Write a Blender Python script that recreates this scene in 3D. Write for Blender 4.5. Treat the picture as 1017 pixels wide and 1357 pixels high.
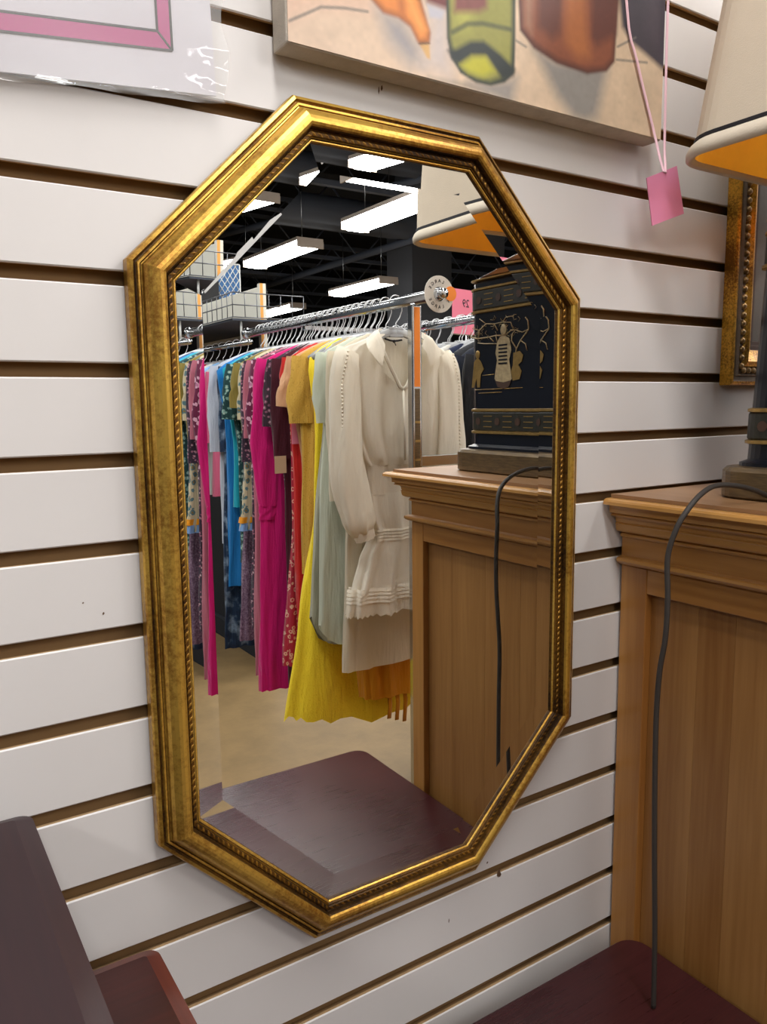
import bpy, bmesh, math, random
import numpy as np
from mathutils import Vector, Matrix
SC = bpy.context.scene
for o in list(bpy.data.objects): bpy.data.objects.remove(o)
random.seed(7)
COL = SC.collection
R = math.radians

# ------------------------------------------------------------------ camera
cam = bpy.data.cameras.new('camera'); camo = bpy.data.objects.new('camera', cam); COL.objects.link(camo)
yaw, pitch, roll = R(32.9064), R(7.8569), R(0.6846)
fw = Vector((math.sin(yaw)*math.cos(pitch), math.cos(yaw)*math.cos(pitch), -math.sin(pitch)))
rt = Vector((math.cos(yaw), -math.sin(yaw), 0)); dn = fw.cross(rt)
r2 = math.cos(roll)*rt + math.sin(roll)*dn; d2 = -math.sin(roll)*rt + math.cos(roll)*dn
m = Matrix((r2, -d2, -fw)).transposed().to_4x4(); m.translation = Vector((0, -0.6883, 1.4696))
camo.matrix_world = m
cam.sensor_fit = 'VERTICAL'; cam.sensor_height = 36; cam.lens = 36*1037.52/1357
cam.clip_start = 0.02; cam.clip_end = 100
SC.camera = camo
# ------------------------------------------------------------------ world, exposure
w = bpy.data.worlds.new('world'); SC.world = w; w.use_nodes = True
w.node_tree.nodes['Background'].inputs[0].default_value = (0.6, 0.7, 1, 1)
w.node_tree.nodes['Background'].inputs[1].default_value = 0.05
vs = SC.view_settings; vs.view_transform = 'Standard'; vs.look = 'None'; vs.gamma = 1; vs.use_curve_mapping = False
vs.exposure = 0.7
LAMP = 15.0          # glow of the fluorescent diffusers
SC.cycles.max_bounces = 9; SC.cycles.diffuse_bounces = 4; SC.cycles.glossy_bounces = 6
SC.cycles.transmission_bounces = 6; SC.cycles.caustics_reflective = False; SC.cycles.caustics_refractive = False
SC.cycles.sample_clamp_indirect = 4

# ------------------------------------------------------------------ materials
def lin(c):
    c = c.lstrip('#'); v = [int(c[i:i+2], 16)/255 for i in (0, 2, 4)]
    return tuple((x/12.92 if x <= .04045 else ((x+.055)/1.055)**2.4) for x in v) + (1,)
def newmat(name):
    mt = bpy.data.materials.new(name); mt.use_nodes = True
    nt = mt.node_tree; return mt, nt, nt.nodes['Principled BSDF']
def simple(name, col, rough=.5, metal=0, bump=0, bscale=200, var=0, vscale=8, spec=.5, coat=0, col2=None, stretch=None, emit=None, trans=0, sheen=0):
    mt, nt, b = newmat(name); N = nt.nodes; L = nt.links
    b.inputs['Base Color'].default_value = lin(col); b.inputs['Roughness'].default_value = rough
    b.inputs['Metallic'].default_value = metal; b.inputs['Specular IOR Level'].default_value = spec
    b.inputs['Coat Weight'].default_value = coat; b.inputs['Transmission Weight'].default_value = trans
    b.inputs['Sheen Weight'].default_value = sheen
    tc = N.new('ShaderNodeTexCoord'); src = tc.outputs['Object']
    if stretch:
        mp = N.new('ShaderNodeMapping'); mp.inputs['Scale'].default_value = stretch
        L.new(src, mp.inputs[0]); src = mp.outputs[0]
    if var or col2:
        n = N.new('ShaderNodeTexNoise'); n.inputs['Scale'].default_value = vscale; n.inputs['Detail'].default_value = 6
        n.inputs['Roughness'].default_value = .65
        L.new(src, n.inputs['Vector'])
        cr = N.new('ShaderNodeValToRGB'); cr.color_ramp.elements[0].position = .35; cr.color_ramp.elements[1].position = .68
        a = lin(col); c2 = lin(col2) if col2 else tuple(x*(1-var) for x in a[:3])+(1,)
        cr.color_ramp.elements[0].color = c2; cr.color_ramp.elements[1].color = a
        L.new(n.outputs[0], cr.inputs[0]); L.new(cr.outputs[0], b.inputs['Base Color'])
    if bump:
        n2 = N.new('ShaderNodeTexNoise'); n2.inputs['Scale'].default_value = bscale; n2.inputs['Detail'].default_value = 4
        L.new(src, n2.inputs['Vector'])
        bp = N.new('ShaderNodeBump'); bp.inputs['Strength'].default_value = bump; bp.inputs['Distance'].default_value = .002
        L.new(n2.outputs[0], bp.inputs['Height']); L.new(bp.outputs[0], b.inputs['Normal'])
    if emit:
        b.inputs['Emission Color'].default_value = lin(emit[0]); b.inputs['Emission Strength'].default_value = emit[1]
    return mt
def wood(name, light, dark, axis='z', rough=.4, scale=9, coat=.15, knots=False, streak=22):
    mt, nt, b = newmat(name); N = nt.nodes; L = nt.links
    tc = N.new('ShaderNodeTexCoord'); mp = N.new('ShaderNodeMapping')
    s = {'x': (.05, 1, 1), 'y': (1, .05, 1), 'z': (1, 1, .05)}[axis]
    mp.inputs['Scale'].default_value = s; oi = N.new('ShaderNodeObjectInfo'); ml = N.new('ShaderNodeMath'); ml.operation = 'MULTIPLY'; ml.inputs[1].default_value = 20; L.new(oi.outputs['Random'], ml.inputs[0]); L.new(ml.outputs[0], mp.inputs['Location'])
    L.new(tc.outputs['Object'], mp.inputs[0])
    n1 = N.new('ShaderNodeTexNoise'); n1.inputs['Scale'].default_value = scale; n1.inputs['Detail'].default_value = 3; n1.inputs['Distortion'].default_value = .6
    n2 = N.new('ShaderNodeTexNoise'); n2.inputs['Scale'].default_value = scale*streak; n2.inputs['Detail'].default_value = 5
    L.new(mp.outputs[0], n1.inputs['Vector']); L.new(mp.outputs[0], n2.inputs['Vector'])
    mx = N.new('ShaderNodeMix'); mx.inputs['Factor'].default_value = .25
    L.new(n1.outputs[0], mx.inputs[2]); L.new(n2.outputs[0], mx.inputs[3])
    cr = N.new('ShaderNodeValToRGB'); cr.color_ramp.elements[0].position = .36; cr.color_ramp.elements[1].position = .62
    cr.color_ramp.elements[0].color = lin(dark); cr.color_ramp.elements[1].color = lin(light)
    L.new(mx.outputs[0], cr.inputs[0]); out = cr.outputs[0]
    if knots:
        v = N.new('ShaderNodeTexVoronoi'); v.inputs['Scale'].default_value = 5.5
        mp2 = N.new('ShaderNodeMapping'); mp2.inputs['Scale'].default_value = (1, 1, .55); L.new(tc.outputs['Object'], mp2.inputs[0])
        L.new(mp2.outputs[0], v.inputs['Vector'])
        kr = N.new('ShaderNodeValToRGB'); kr.color_ramp.elements[0].position = .02; kr.color_ramp.elements[1].position = .055
        kr.color_ramp.elements[0].color = (.35, .28, .22, 1); kr.color_ramp.elements[1].color = (1, 1, 1, 1)
        L.new(v.outputs['Distance'], kr.inputs[0])
        mu = N.new('ShaderNodeMix'); mu.data_type = 'RGBA'; mu.blend_type = 'MULTIPLY'; mu.inputs['Factor'].default_value = 1
        L.new(out, mu.inputs[6]); L.new(kr.outputs[0], mu.inputs[7]); out = mu.outputs[2]
    L.new(out, b.inputs['Base Color'])
    b.inputs['Roughness'].default_value = rough; b.inputs['Coat Weight'].default_value = coat; b.inputs['Coat Roughness'].default_value = .25
    bp = N.new('ShaderNodeBump'); bp.inputs['Strength'].default_value = .12; bp.inputs['Distance'].default_value = .001
    L.new(n2.outputs[0], bp.inputs['Height']); L.new(bp.outputs[0], b.inputs['Normal'])
    return mt
def gold(name, a, bcol, rough, sc, thr=(.42, .6), met=.62):
    mt, nt, b = newmat(name); N = nt.nodes; L = nt.links
    tc = N.new('ShaderNodeTexCoord')
    n = N.new('ShaderNodeTexNoise'); n.inputs['Scale'].default_value = sc; n.inputs['Detail'].default_value = 5; n.inputs['Roughness'].default_value = .75
    n0 = N.new('ShaderNodeTexNoise'); n0.inputs['Scale'].default_value = 9
    L.new(tc.outputs['Object'], n.inputs['Vector']); L.new(tc.outputs['Object'], n0.inputs['Vector'])
    ad = N.new('ShaderNodeMath'); ad.operation = 'MULTIPLY_ADD'; ad.inputs[1].default_value = .5
    L.new(n0.outputs[0], ad.inputs[0]); 
    hf = N.new('ShaderNodeMath'); hf.operation = 'MULTIPLY'; hf.inputs[1].default_value = .5
    L.new(n.outputs[0], hf.inputs[0]); L.new(hf.outputs[0], ad.inputs[2])
    cr = N.new('ShaderNodeValToRGB'); cr.color_ramp.elements[0].position = thr[0]; cr.color_ramp.elements[1].position = thr[1]
    cr.color_ramp.elements[0].color = lin(bcol); cr.color_ramp.elements[1].color = lin(a)
    L.new(ad.outputs[0], cr.inputs[0]); L.new(cr.outputs[0], b.inputs['Base Color'])
    b.inputs['Metallic'].default_value = met; b.inputs['Roughness'].default_value = rough
    bp = N.new('ShaderNodeBump'); bp.inputs['Strength'].default_value = .15; bp.inputs['Distance'].default_value = .001
    L.new(n.outputs[0], bp.inputs['Height']); L.new(bp.outputs[0], b.inputs['Normal'])
    return mt
def fabric(name, base, kind='plain', c2=None, c3=None, scale=40, rough=.75, sheer=0, stretch=(1, 1, 1)):
    mt, nt, b = newmat(name); N = nt.nodes; L = nt.links
    tc = N.new('ShaderNodeTexCoord'); mp = N.new('ShaderNodeMapping'); mp.inputs['Scale'].default_value = stretch
    L.new(tc.outputs['Object'], mp.inputs[0]); P = mp.outputs[0]
    b.inputs['Roughness'].default_value = rough; b.inputs['Base Color'].default_value = lin(base)
    b.inputs['Sheen Weight'].default_value = .15; b.inputs['Specular IOR Level'].default_value = .25
    def ramp(src, stops, interp='LINEAR'):
        cr = N.new('ShaderNodeValToRGB'); cr.color_ramp.interpolation = interp
        e = cr.color_ramp.elements
        while len(e) < len(stops): e.new(.5)
        for el, (p, c) in zip(e, stops): el.position = p; el.color = lin(c)
        L.new(src, cr.inputs[0]); return cr.outputs[0]
    if kind == 'floral':
        v = N.new('ShaderNodeTexVoronoi'); v.inputs['Scale'].default_value = scale
        n = N.new('ShaderNodeTexNoise'); n.inputs['Scale'].default_value = scale*2.2; n.inputs['Detail'].default_value = 3
        L.new(P, v.inputs['Vector']); L.new(P, n.inputs['Vector'])
        ad = N.new('ShaderNodeMath'); ad.operation = 'MULTIPLY_ADD'; ad.inputs[1].default_value = .55; ad.inputs[2].default_value = -.12
        L.new(n.outputs[0], ad.inputs[0])
        s = N.new('ShaderNodeMath'); s.operation = 'ADD'; L.new(v.outputs['Distance'], s.inputs[0]); L.new(ad.outputs[0], s.inputs[1])
        c = ramp(s.outputs[0], [(0, c3 or c2), (.34, c3 or c2), (.36, c2), (.52, c2), (.56, base), (1, base)])
        L.new(c, b.inputs['Base Color'])
    elif kind == 'dots':
        v = N.new('ShaderNodeTexVoronoi'); v.inputs['Scale'].default_value = scale; L.new(P, v.inputs['Vector'])
        L.new(ramp(v.outputs['Distance'], [(0, c2), (.3, c2), (.36, base), (1, base)]), b.inputs['Base Color'])
    elif kind == 'mottle':
        n = N.new('ShaderNodeTexNoise'); n.inputs['Scale'].default_value = scale; n.inputs['Detail'].default_value = 5; L.new(P, n.inputs['Vector'])
        L.new(ramp(n.outputs[0], [(.3, c2), (.5, base), (.7, c3 or base)]), b.inputs['Base Color'])
    elif kind == 'stripe':
        wv = N.new('ShaderNodeTexWave'); wv.bands_direction = 'Z'; wv.inputs['Scale'].default_value = scale; L.new(P, wv.inputs['Vector'])
        L.new(ramp(wv.outputs[0], [(0, base), (.45, base), (.5, c2), (1, c2)]), b.inputs['Base Color'])
    elif kind == 'lace':
        v = N.new('ShaderNodeTexVoronoi'); v.inputs['Scale'].default_value = scale; L.new(P, v.inputs['Vector'])
        L.new(ramp(v.outputs['Distance'], [(0, c2), (.25, base), (1, base)]), b.inputs['Base Color'])
    n2 = N.new('ShaderNodeTexNoise'); n2.inputs['Scale'].default_value = 120 if kind != 'lace' else scale*2; n2.inputs['Detail'].default_value = 3
    L.new(P, n2.inputs['Vector'])
    bp = N.new('ShaderNodeBump'); bp.inputs['Strength'].default_value = .25 if kind != 'lace' else .6; bp.inputs['Distance'].default_value = .003
    L.new(n2.outputs[0], bp.inputs['Height']); L.new(bp.outputs[0], b.inputs['Normal'])
    n3 = N.new('ShaderNodeTexNoise'); n3.inputs['Scale'].default_value = 24; n3.inputs['Detail'].default_value = 3.5; n3.inputs['Distortion'].default_value = .4
    mp3 = N.new('ShaderNodeMapping'); mp3.inputs['Scale'].default_value = (1, 1, .16); L.new(tc.outputs['Object'], mp3.inputs[0]); L.new(mp3.outputs[0], n3.inputs['Vector'])
    bp3 = N.new('ShaderNodeBump'); bp3.inputs['Strength'].default_value = .42; bp3.inputs['Distance'].default_value = .035
    L.new(n3.outputs[0], bp3.inputs['Height']); L.new(bp.outputs[0], bp3.inputs['Normal']); L.new(bp3.outputs[0], b.inputs['Normal'])
    if sheer:
        tr = N.new('ShaderNodeBsdfTranslucent'); tr.inputs[0].default_value = lin(base)
        mx = N.new('ShaderNodeMixShader'); mx.inputs[0].default_value = sheer
        L.new(b.outputs[0], mx.inputs[1]); L.new(tr.outputs[0], mx.inputs[2]); L.new(mx.outputs[0], N['Material Output'].inputs[0])
    return mt

M = {}
M['slat'] = simple('slat_white_melamine', 'DFDAD6', .38, var=.05, vscale=3, bump=.03, bscale=60)
M['mdf'] = simple('slat_core_brown', 'BE9B6E', .8, var=.25, vscale=30)
M['groove'] = simple('groove_dark_brown', '84653F', .85)
M['floor'] = simple('floor_tan_concrete', '957A50', .55, var=.25, vscale=6, bump=.1, bscale=30)
M['black'] = simple('ceiling_black_paint', '0D0F14', .9)
M['steel_dark'] = simple('joist_dark_grey', '4A505C', .7)
M['wallgrey'] = simple('far_wall_charcoal', '23262C', .9)
M['wallcream'] = simple('far_wall_cream', 'C9C2B4', .9)
M['gold'] = gold('frame_antique_gold', 'D8AC4C', '9C6C28', .33, 170, (.40, .54), .72)
M['gold_dk'] = gold('frame_dark_gold_groove', '7A5218', '33200A', .5, 200)
M['gold_in'] = gold('frame_bright_gold_liner', 'EFC662', 'C08A30', .3, 300)
M['gold_rope'] = gold('rope_gold', 'C08E36', '6A4414', .38, 300)
M['orn_gold'] = gold('ornate_frame_gold_leaf', 'E0A83C', '7A5018', .38, 330, (.44, .56))
M['orn_grey'] = simple('ornate_frame_taupe', '8C7A66', .5, .2, var=.3, vscale=60)
M['orn_bead'] = gold('ornate_frame_bead_gold', 'BFA070', '75603C', .4, 120)
M['mat_brown'] = simple('frame_brown_mat', '5A463E', .8)
M['pine'] = wood('pine_wood_vertical', 'BC8646', '94602C', 'z', .36, 7, knots=True)
M['pine_plank'] = wood('pine_panel_wood', 'A97A44', '835527', 'z', .4, 7, knots=True)
M['pine_y'] = wood('pine_wood_along_depth', 'C08C4A', '9A6630', 'y', .3, 7)
M['pine_x'] = wood('pine_wood_along_width', 'C08C4A', '9A6630', 'x', .42, 7)
M['pine_top'] = wood('pine_top_brown', 'A07A54', '86603E', 'y', .45, 6)
M['pine_edge'] = simple('pine_dark_board_edge', '55402C', .6)
M['mahog'] = wood('mahogany_red_brown', '45150F', '2A0B08', 'x', .4, 8, coat=.12)
M['mahog_d'] = wood('dark_plum_wood', '34191C', '241016', 'y', .5, 8, coat=.06)
M['mahog_e'] = wood('red_brown_edge_wood', '6A2C1A', '451810', 'y', .45, 8, coat=.1)
M['chrome'] = simple('chrome_steel', 'C8CACC', .16, 1)
M['hookmetal'] = simple('bright_hook_wire', 'D0D2D4', .3, .55)
M['steel'] = simple('brushed_steel', 'A0A2A4', .32, 1)
M['orange'] = simple('orange_paper', 'F08A30', .7)
M['wire'] = simple('white_coated_wire', 'C9CBC8', .4)
M['wire_dk'] = simple('grey_basket_wire', '6A6C70', .35, .6)
M['board'] = simple('white_board', 'D9D6C8', .6)
M['shade'] = simple('lampshade_cream_cloth', 'DED0BA', .85, bump=.25, bscale=900, var=.03, vscale=30)
M['shade_trim'] = simple('lampshade_cream_roll', 'DDD2BE', .7, bump=.2, bscale=500)
M['shade_line'] = simple('black_braid', '14151C', .7)
M['shade_in'] = simple('lampshade_gold_lining', 'F0B020', .5, var=.1, vscale=20)
M['navy'] = simple('navy_lacquer', '11141E', .28, var=.2, vscale=20, spec=.35, coat=.12)
M['bronze'] = simple('bronze_plinth', '75603F', .35, .35, col2='54442E', vscale=40, stretch=(1, 1, 8), coat=.2)
M['lampgold'] = simple('lamp_gilt_line', 'B8975A', .35, .7, var=.3, vscale=90)
M['lampband'] = simple('lamp_olive_band', '2E2E26', .4, .1, var=.35, vscale=120)
M['lampcream'] = simple('lamp_cream_gilt', 'C8B48C', .4, .3, var=.35, vscale=160)
M['lampred'] = simple('lamp_rust_gilt', '4E3A30', .4, .2)
M['cord'] = simple('grey_brown_cord', '37312C', .6)
M['paper'] = simple('white_paper', 'DAD6DC', .7)
M['pink'] = simple('pink_print', 'BE2C80', .7)
M['ink'] = simple('black_ink', '1C1622', .7)
M['tagpink'] = simple('pink_card', 'EE92B6', .75, var=.06, vscale=12)
M['ribbon'] = simple('pale_pink_ribbon', 'EBC0CA', .6)
M['canvas'] = simple('canvas_edge', 'CDC2B2', .8, var=.2, vscale=30, bump=.3, bscale=700)
M['signpink'] = simple('pink_sign', 'E0748C', .6)
M['glyph'] = simple('black_glyph', '15131A', .7)
M['disc'] = simple('off_white_disc', 'CFC8BE', .5)
M['blue'] = simple('blue_board', '2C5E92', .6)
M['tagcream'] = simple('cream_price_tag', 'CDB896', .7)
M['pine_edge_'] = simple('scuff_brown', '5E4630', .8)
M['glint_paint'] = simple('painted_glint_white', 'C8C8C4', .4)
M['rubber'] = simple('black_rubber', '18181A', .7)
mt, nt, b = newmat('mirror_silver'); b.inputs['Base Color'].default_value = (.89, .9, .88, 1); b.inputs['Metallic'].default_value = 1; b.inputs['Roughness'].default_value = 0.0; M['mirror'] = mt
mt, nt, b = newmat('clear_plastic_film')
tr = nt.nodes.new('ShaderNodeBsdfTransparent'); mx = nt.nodes.new('ShaderNodeMixShader'); mx.inputs[0].default_value = .3
b.inputs['Base Color'].default_value = (.78, .77, .75, 1); b.inputs['Roughness'].default_value = .05; b.inputs['Specular IOR Level'].default_value = 1.0
nt.links.new(tr.outputs[0], mx.inputs[1]); nt.links.new(b.outputs[0], mx.inputs[2]); nt.links.new(mx.outputs[0], nt.nodes['Material Output'].inputs[0]); M['film'] = mt
mt, nt, b = newmat('clear_hanger_plastic'); b.inputs['Base Color'].default_value = (.86, .88, .9, 1); b.inputs['Roughness'].default_value = .12; b.inputs['Transmission Weight'].default_value = .55; b.inputs['IOR'].default_value = 1.35; M['hanger'] = mt
mt, nt, b = newmat('fluorescent_diffuser'); b.inputs['Base Color'].default_value = (.9, .9, .9, 1)
b.inputs['Emission Color'].default_value = (1.0, .985, .98, 1); b.inputs['Emission Strength'].default_value = LAMP; M['lamp'] = mt

# ------------------------------------------------------------------ mesh helpers
class MB:
    def __init__(s): s.v = []; s.f = []; s.mi = []; s.sm = []
    def add(s, verts, faces, mi=0, smooth=False):
        k = len(s.v); s.v += [tuple(p) for p in verts]
        for f in faces: s.f.append(tuple(i+k for i in f)); s.mi.append(mi); s.sm.append(smooth)
        return s
    def box(s, lo, hi, mi=0, ch=0):
        if ch:
            bm = bmesh.new(); bmesh.ops.create_cube(bm, size=1)
            for v in bm.verts: v.co = Vector([lo[i]+(v.co[i]+.5)*(hi[i]-lo[i]) for i in range(3)])
            bmesh.ops.bevel(bm, geom=bm.edges[:], offset=ch, segments=2, profile=.5, affect='EDGES')
            bm.verts.index_update()
            s.add([v.co[:] for v in bm.verts], [[v.index for v in f.verts] for f in bm.faces], mi); bm.free(); return s
        x0, y0, z0 = lo; x1, y1, z1 = hi
        return s.add([(x0,y0,z0),(x1,y0,z0),(x1,y1,z0),(x0,y1,z0),(x0,y0,z1),(x1,y0,z1),(x1,y1,z1),(x0,y1,z1)],
                     [(0,3,2,1),(4,5,6,7),(0,1,5,4),(1,2,6,5),(2,3,7,6),(3,0,4,7)], mi)
    def tube(s, pts, r, n=8, mi=0, smooth=True, cap=True, ry=None, ref=None):
        pts = [Vector(p) for p in pts]; N = len(pts)
        rr = r if isinstance(r, (list, tuple)) else [r]*N
        ryy = ry if isinstance(ry, (list, tuple)) else ([ry]*N if ry else rr)
        T = [(pts[min(i+1, N-1)]-pts[max(i-1, 0)]).normalized() for i in range(N)]
        u = Vector(ref) if ref else (Vector((0, 0, 1)) if abs(T[0].z) < .9 else Vector((1, 0, 0)))
        V = []
        for i in range(N):
            u = (u - T[i]*u.dot(T[i])).normalized(); w_ = T[i].cross(u)
            for k in range(n):
                a = 2*math.pi*k/n; V.append(pts[i]+u*math.cos(a)*rr[i]+w_*math.sin(a)*ryy[i])
        F = [(i*n+k, i*n+(k+1) % n, (i+1)*n+(k+1) % n, (i+1)*n+k) for i in range(N-1) for k in range(n)]
        if cap: F += [tuple(range(n-1, -1, -1)), tuple((N-1)*n+k for k in range(n))]
        return s.add(V, F, mi, smooth)
    def lathe(s, prof, c=(0, 0, 0), n=24, mi=0, smooth=True):
        V = [(c[0]+r*math.cos(2*math.pi*k/n), c[1]+r*math.sin(2*math.pi*k/n), c[2]+z) for r, z in prof for k in range(n)]
        N = len(prof); F = [(i*n+k, i*n+(k+1) % n, (i+1)*n+(k+1) % n, (i+1)*n+k) for i in range(N-1) for k in range(n)]
        return s.add(V, F, mi, smooth)
    def loops(s, rings, mi=0, smooth=False, closed=True, cap0=False, cap1=False):
        n = len(rings[0]); V = [p for r_ in rings for p in r_]; N = len(rings)
        F = [(i*n+k, i*n+(k+1) % n, (i+1)*n+(k+1) % n, (i+1)*n+k) for i in range(N-1) for k in range(n if closed else n-1)]
        if cap0: F.append(tuple(range(n-1, -1, -1)))
        if cap1: F.append(tuple((N-1)*n+k for k in range(n)))
        return s.add(V, F, mi, smooth)
    def ball(s, c, r, n=8, m_=5, mi=0, sc=(1, 1, 1)):
        V = [(c[0], c[1], c[2]+r*sc[2])]
        for i in range(1, m_):
            t = math.pi*i/m_
            V += [(c[0]+r*sc[0]*math.sin(t)*math.cos(2*math.pi*k/n), c[1]+r*sc[1]*math.sin(t)*math.sin(2*math.pi*k/n), c[2]+r*sc[2]*math.cos(t)) for k in range(n)]
        V.append((c[0], c[1], c[2]-r*sc[2])); e = len(V)-1
        F = [(0, 1+k, 1+(k+1) % n) for k in range(n)]
        for i in range(m_-2): F += [(1+i*n+k, 1+(i+1)*n+k, 1+(i+1)*n+(k+1) % n, 1+i*n+(k+1) % n) for k in range(n)]
        F += [(e, 1+(m_-2)*n+(k+1) % n, 1+(m_-2)*n+k) for k in range(n)]
        return s.add(V, F, mi, True)
    def mesh(s, name, mats, recalc=True):
        me = bpy.data.meshes.new(name); me.from_pydata(s.v, [], s.f)
        for mm in (mats if isinstance(mats, (list, tuple)) else [mats]): me.materials.append(M[mm] if isinstance(mm, str) else mm)
        me.polygons.foreach_set('material_index', s.mi); me.polygons.foreach_set('use_smooth', s.sm)
        if recalc:
            bm = bmesh.new(); bm.from_mesh(me); bmesh.ops.recalc_face_normals(bm, faces=bm.faces[:]); bm.to_mesh(me); bm.free()
        me.update(); return me
    def build(s, name, mats, parent=None, **kw):
        return link(name, s.mesh(name, mats), parent, **kw)
def link(name, me, parent=None, loc=None, label=None, kind=None):
    o = bpy.data.objects.new(name, me); COL.objects.link(o)
    if parent: o.parent = parent; o.matrix_parent_inverse = Matrix.Translation(-world_loc(parent)) if not loc else Matrix.Identity(4)
    if loc: o.location = loc
    if label: o['label'] = label
    if kind: o['kind'] = kind
    return o
def world_loc(o):
    v = Vector(o.location) if not o.parent else Vector((0, 0, 0))
    p = o
    while p.parent: p = p.parent; v = Vector(p.location)
    return v if not o.parent else Vector((0, 0, 0))+root_loc(o)
def root_loc(o):
    while o.parent: o = o.parent
    return Vector((0, 0, 0)) if False else ROOTS.get(o.name, Vector((0, 0, 0)))
ROOTS = {}
# parts are modelled in world coordinates; a thing's Empty sits at its base, so parts are shifted by it
def thing(name, label, cat, loc, group=None, rz=0):
    o = bpy.data.objects.new(name, None); COL.objects.link(o); o.empty_display_size = .05
    o.location = loc; o.rotation_euler = (0, 0, rz); o['label'] = label; o['category'] = cat
    if group: o['group'] = group
    return o
def tag(o, label, cat, group=None):
    o['label'] = label; o['category'] = cat
    if group: o['group'] = group
    return o
def part(mb, name, mats, parent, **kw):
    """mesh given in world coordinates -> part of a thing (or sub-part of a part)"""
    root = parent
    while root.parent: root = root.parent
    off = Vector(root.location)
    mb.v = [tuple(Vector(p)-off) for p in mb.v]
    o = bpy.data.objects.new(name, mb.mesh(name, mats)); COL.objects.link(o); o.parent = parent
    for k, v in kw.items(): o[k] = v
    return o
def textmesh(s, size, extrude=.0004):
    c = bpy.data.curves.new('lettering', 'FONT'); c.body = s; c.size = size; c.extrude = extrude; c.align_x = 'CENTER'; c.align_y = 'CENTER'
    o = bpy.data.objects.new('lettering', c); COL.objects.link(o)
    bpy.context.view_layer.update()
    me = bpy.data.meshes.new_from_object(o.evaluated_get(bpy.context.evaluated_depsgraph_get()))
    bpy.data.objects.remove(o); return [v.co.copy() for v in me.vertices], [tuple(p.vertices) for p in me.polygons]
def inset(poly, d):
    n = len(poly); out = []
    def ln(a, b):
        t = (b-a).normalized(); nn = Vector((t.y, -t.x)); return a+nn*d, t
    for i in range(n):
        a, t1 = ln(poly[i-1], poly[i]); b_, t2 = ln(poly[i], poly[(i+1) % n])
        den = t1.x*t2.y-t1.y*t2.x; k = ((b_.x-a.x)*t2.y-(b_.y-a.y)*t2.x)/den
        out.append(a+t1*k)
    return out

# ------------------------------------------------------------------ setting: slat wall, floor, ceiling, far walls
P = .0762; Z0 = 1.735
mb = MB().box((-3, .013, 0), (9, .04, 4.4))
wall = mb.build('wall_back', 'groove', kind='structure')
prof = [(0, .0012), (.0012, 0), (.0045, 0), (.0125, .004), (.0125, P-.012-.004), (.0045, P-.012), (.0012, P-.012), (0, P-.012-.0012)]   # (depth, height)
rings = [[(x, y, z) for y, z in prof] for x in (-3, 9)]
sm = MB()
n = len(prof)
for k in range(n):
    a, b2 = k, (k+1) % n
    white = (k in (0, n-1, n-2))
    sm.add([rings[0][a], rings[0][b2], rings[1][b2], rings[1][a]], [(0, 1, 2, 3)], 0 if white else 1)
sm.add(rings[0], [tuple(range(n))], 1); sm.add(rings[1], [tuple(range(n))], 1)
slat_me = sm.mesh('slat', ['slat', 'mdf'])
for k in range(-16, 22):
    o = bpy.data.objects.new('slat', slat_me); COL.objects.link(o); o.parent = wall
    o.location = (0, 0, Z0-P*(k+1))
sc = MB()
for x, z, w_, h_ in ((.6107, .8857, .003, .006), (.613, .8825, .002, .003), (.592, .9065, .0015, .0015), (.4456, 1.7752, .0008, .004), (.4491, 1.778, .0012, .003), (.1381, 1.3042, .0008, .0008), (.1543, 1.2923, .001, .0014), (.5321, .8521, .0008, .003)):
    sc.add([(x-w_, -.0003, z-h_*.4), (x-w_*.2, -.0003, z-h_), (x+w_, -.0003, z-h_*.1), (x+w_*.5, -.0003, z+h_), (x-w_*.6, -.0003, z+h_*.6)], [(0, 1, 2, 3, 4)])
sc.build('scuff_mark', 'pine_edge_', wall, kind='stuff')
MB().box((-3, -.002, 2.955), (9, .0128, 4.4)).build('trim_1', 'wallcream', kind='structure')
fl = MB().add([(-3, -16, 0), (11, -16, 0), (11, .04, 0), (-3, .04, 0)], [(0, 1, 2, 3)]).build('floor', 'floor', kind='structure')
ce = MB().add([(-3, -16, 4.4), (11, -16, 4.4), (11, .04, 4.4), (-3, .04, 4.4)], [(3, 2, 1, 0)]).build('ceiling', 'black', kind='structure')
MB().box((-3.1, -16, 0), (-3, .04, 4.4)).build('wall_left', simple('left_wall_blue_grey', '6A727C', .9), kind='structure')
MB().box((11, -16, 0), (11.1, .04, 4.4)).build('wall_right', 'wallgrey', kind='structure')
MB().box((-3, -16.1, 0), (11, -16, 4.4)).build('wall_front', 'wallgrey', kind='structure')
# open web joists under the deck
jm = MB(); X0, X1 = -3, 11
jm.box((X0, -.04, 4.15), (X1, .04, 4.22)); jm.box((X0, -.035, 3.62), (X1, .035, 3.67))
nx = 28
for i in range(nx):
    xa = X0+(X1-X0)*i/nx; xb = X0+(X1-X0)*(i+1)/nx
    jm.tube([(xa, 0, 3.65 if i % 2 else 4.18), (xb, 0, 4.18 if i % 2 else 3.65)], .013, 5)
jme = jm.mesh('joist', 'steel_dark')
for i in range(9):
    o = bpy.data.objects.new('joist', jme); COL.objects.link(o); o.parent = ce; o.location = (0, -1.2-1.75*i, 0)
for nm, pts, r_ in (('pipe', [(2.2, -16, 3.5), (2.2, -.2, 3.5)], .04), ('pipe', [(6.0, -16, 3.55), (6.0, -.2, 3.55)], .05), ('duct', [(-3, -7.9, 3.75), (11, -7.9, 3.75)], .2), ('pipe', [(-3, -5.2, 3.52), (11, -5.2, 3.52)], .03)):
    MB().tube(pts, r_, 10).build(nm, 'steel_dark', ce)
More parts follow.
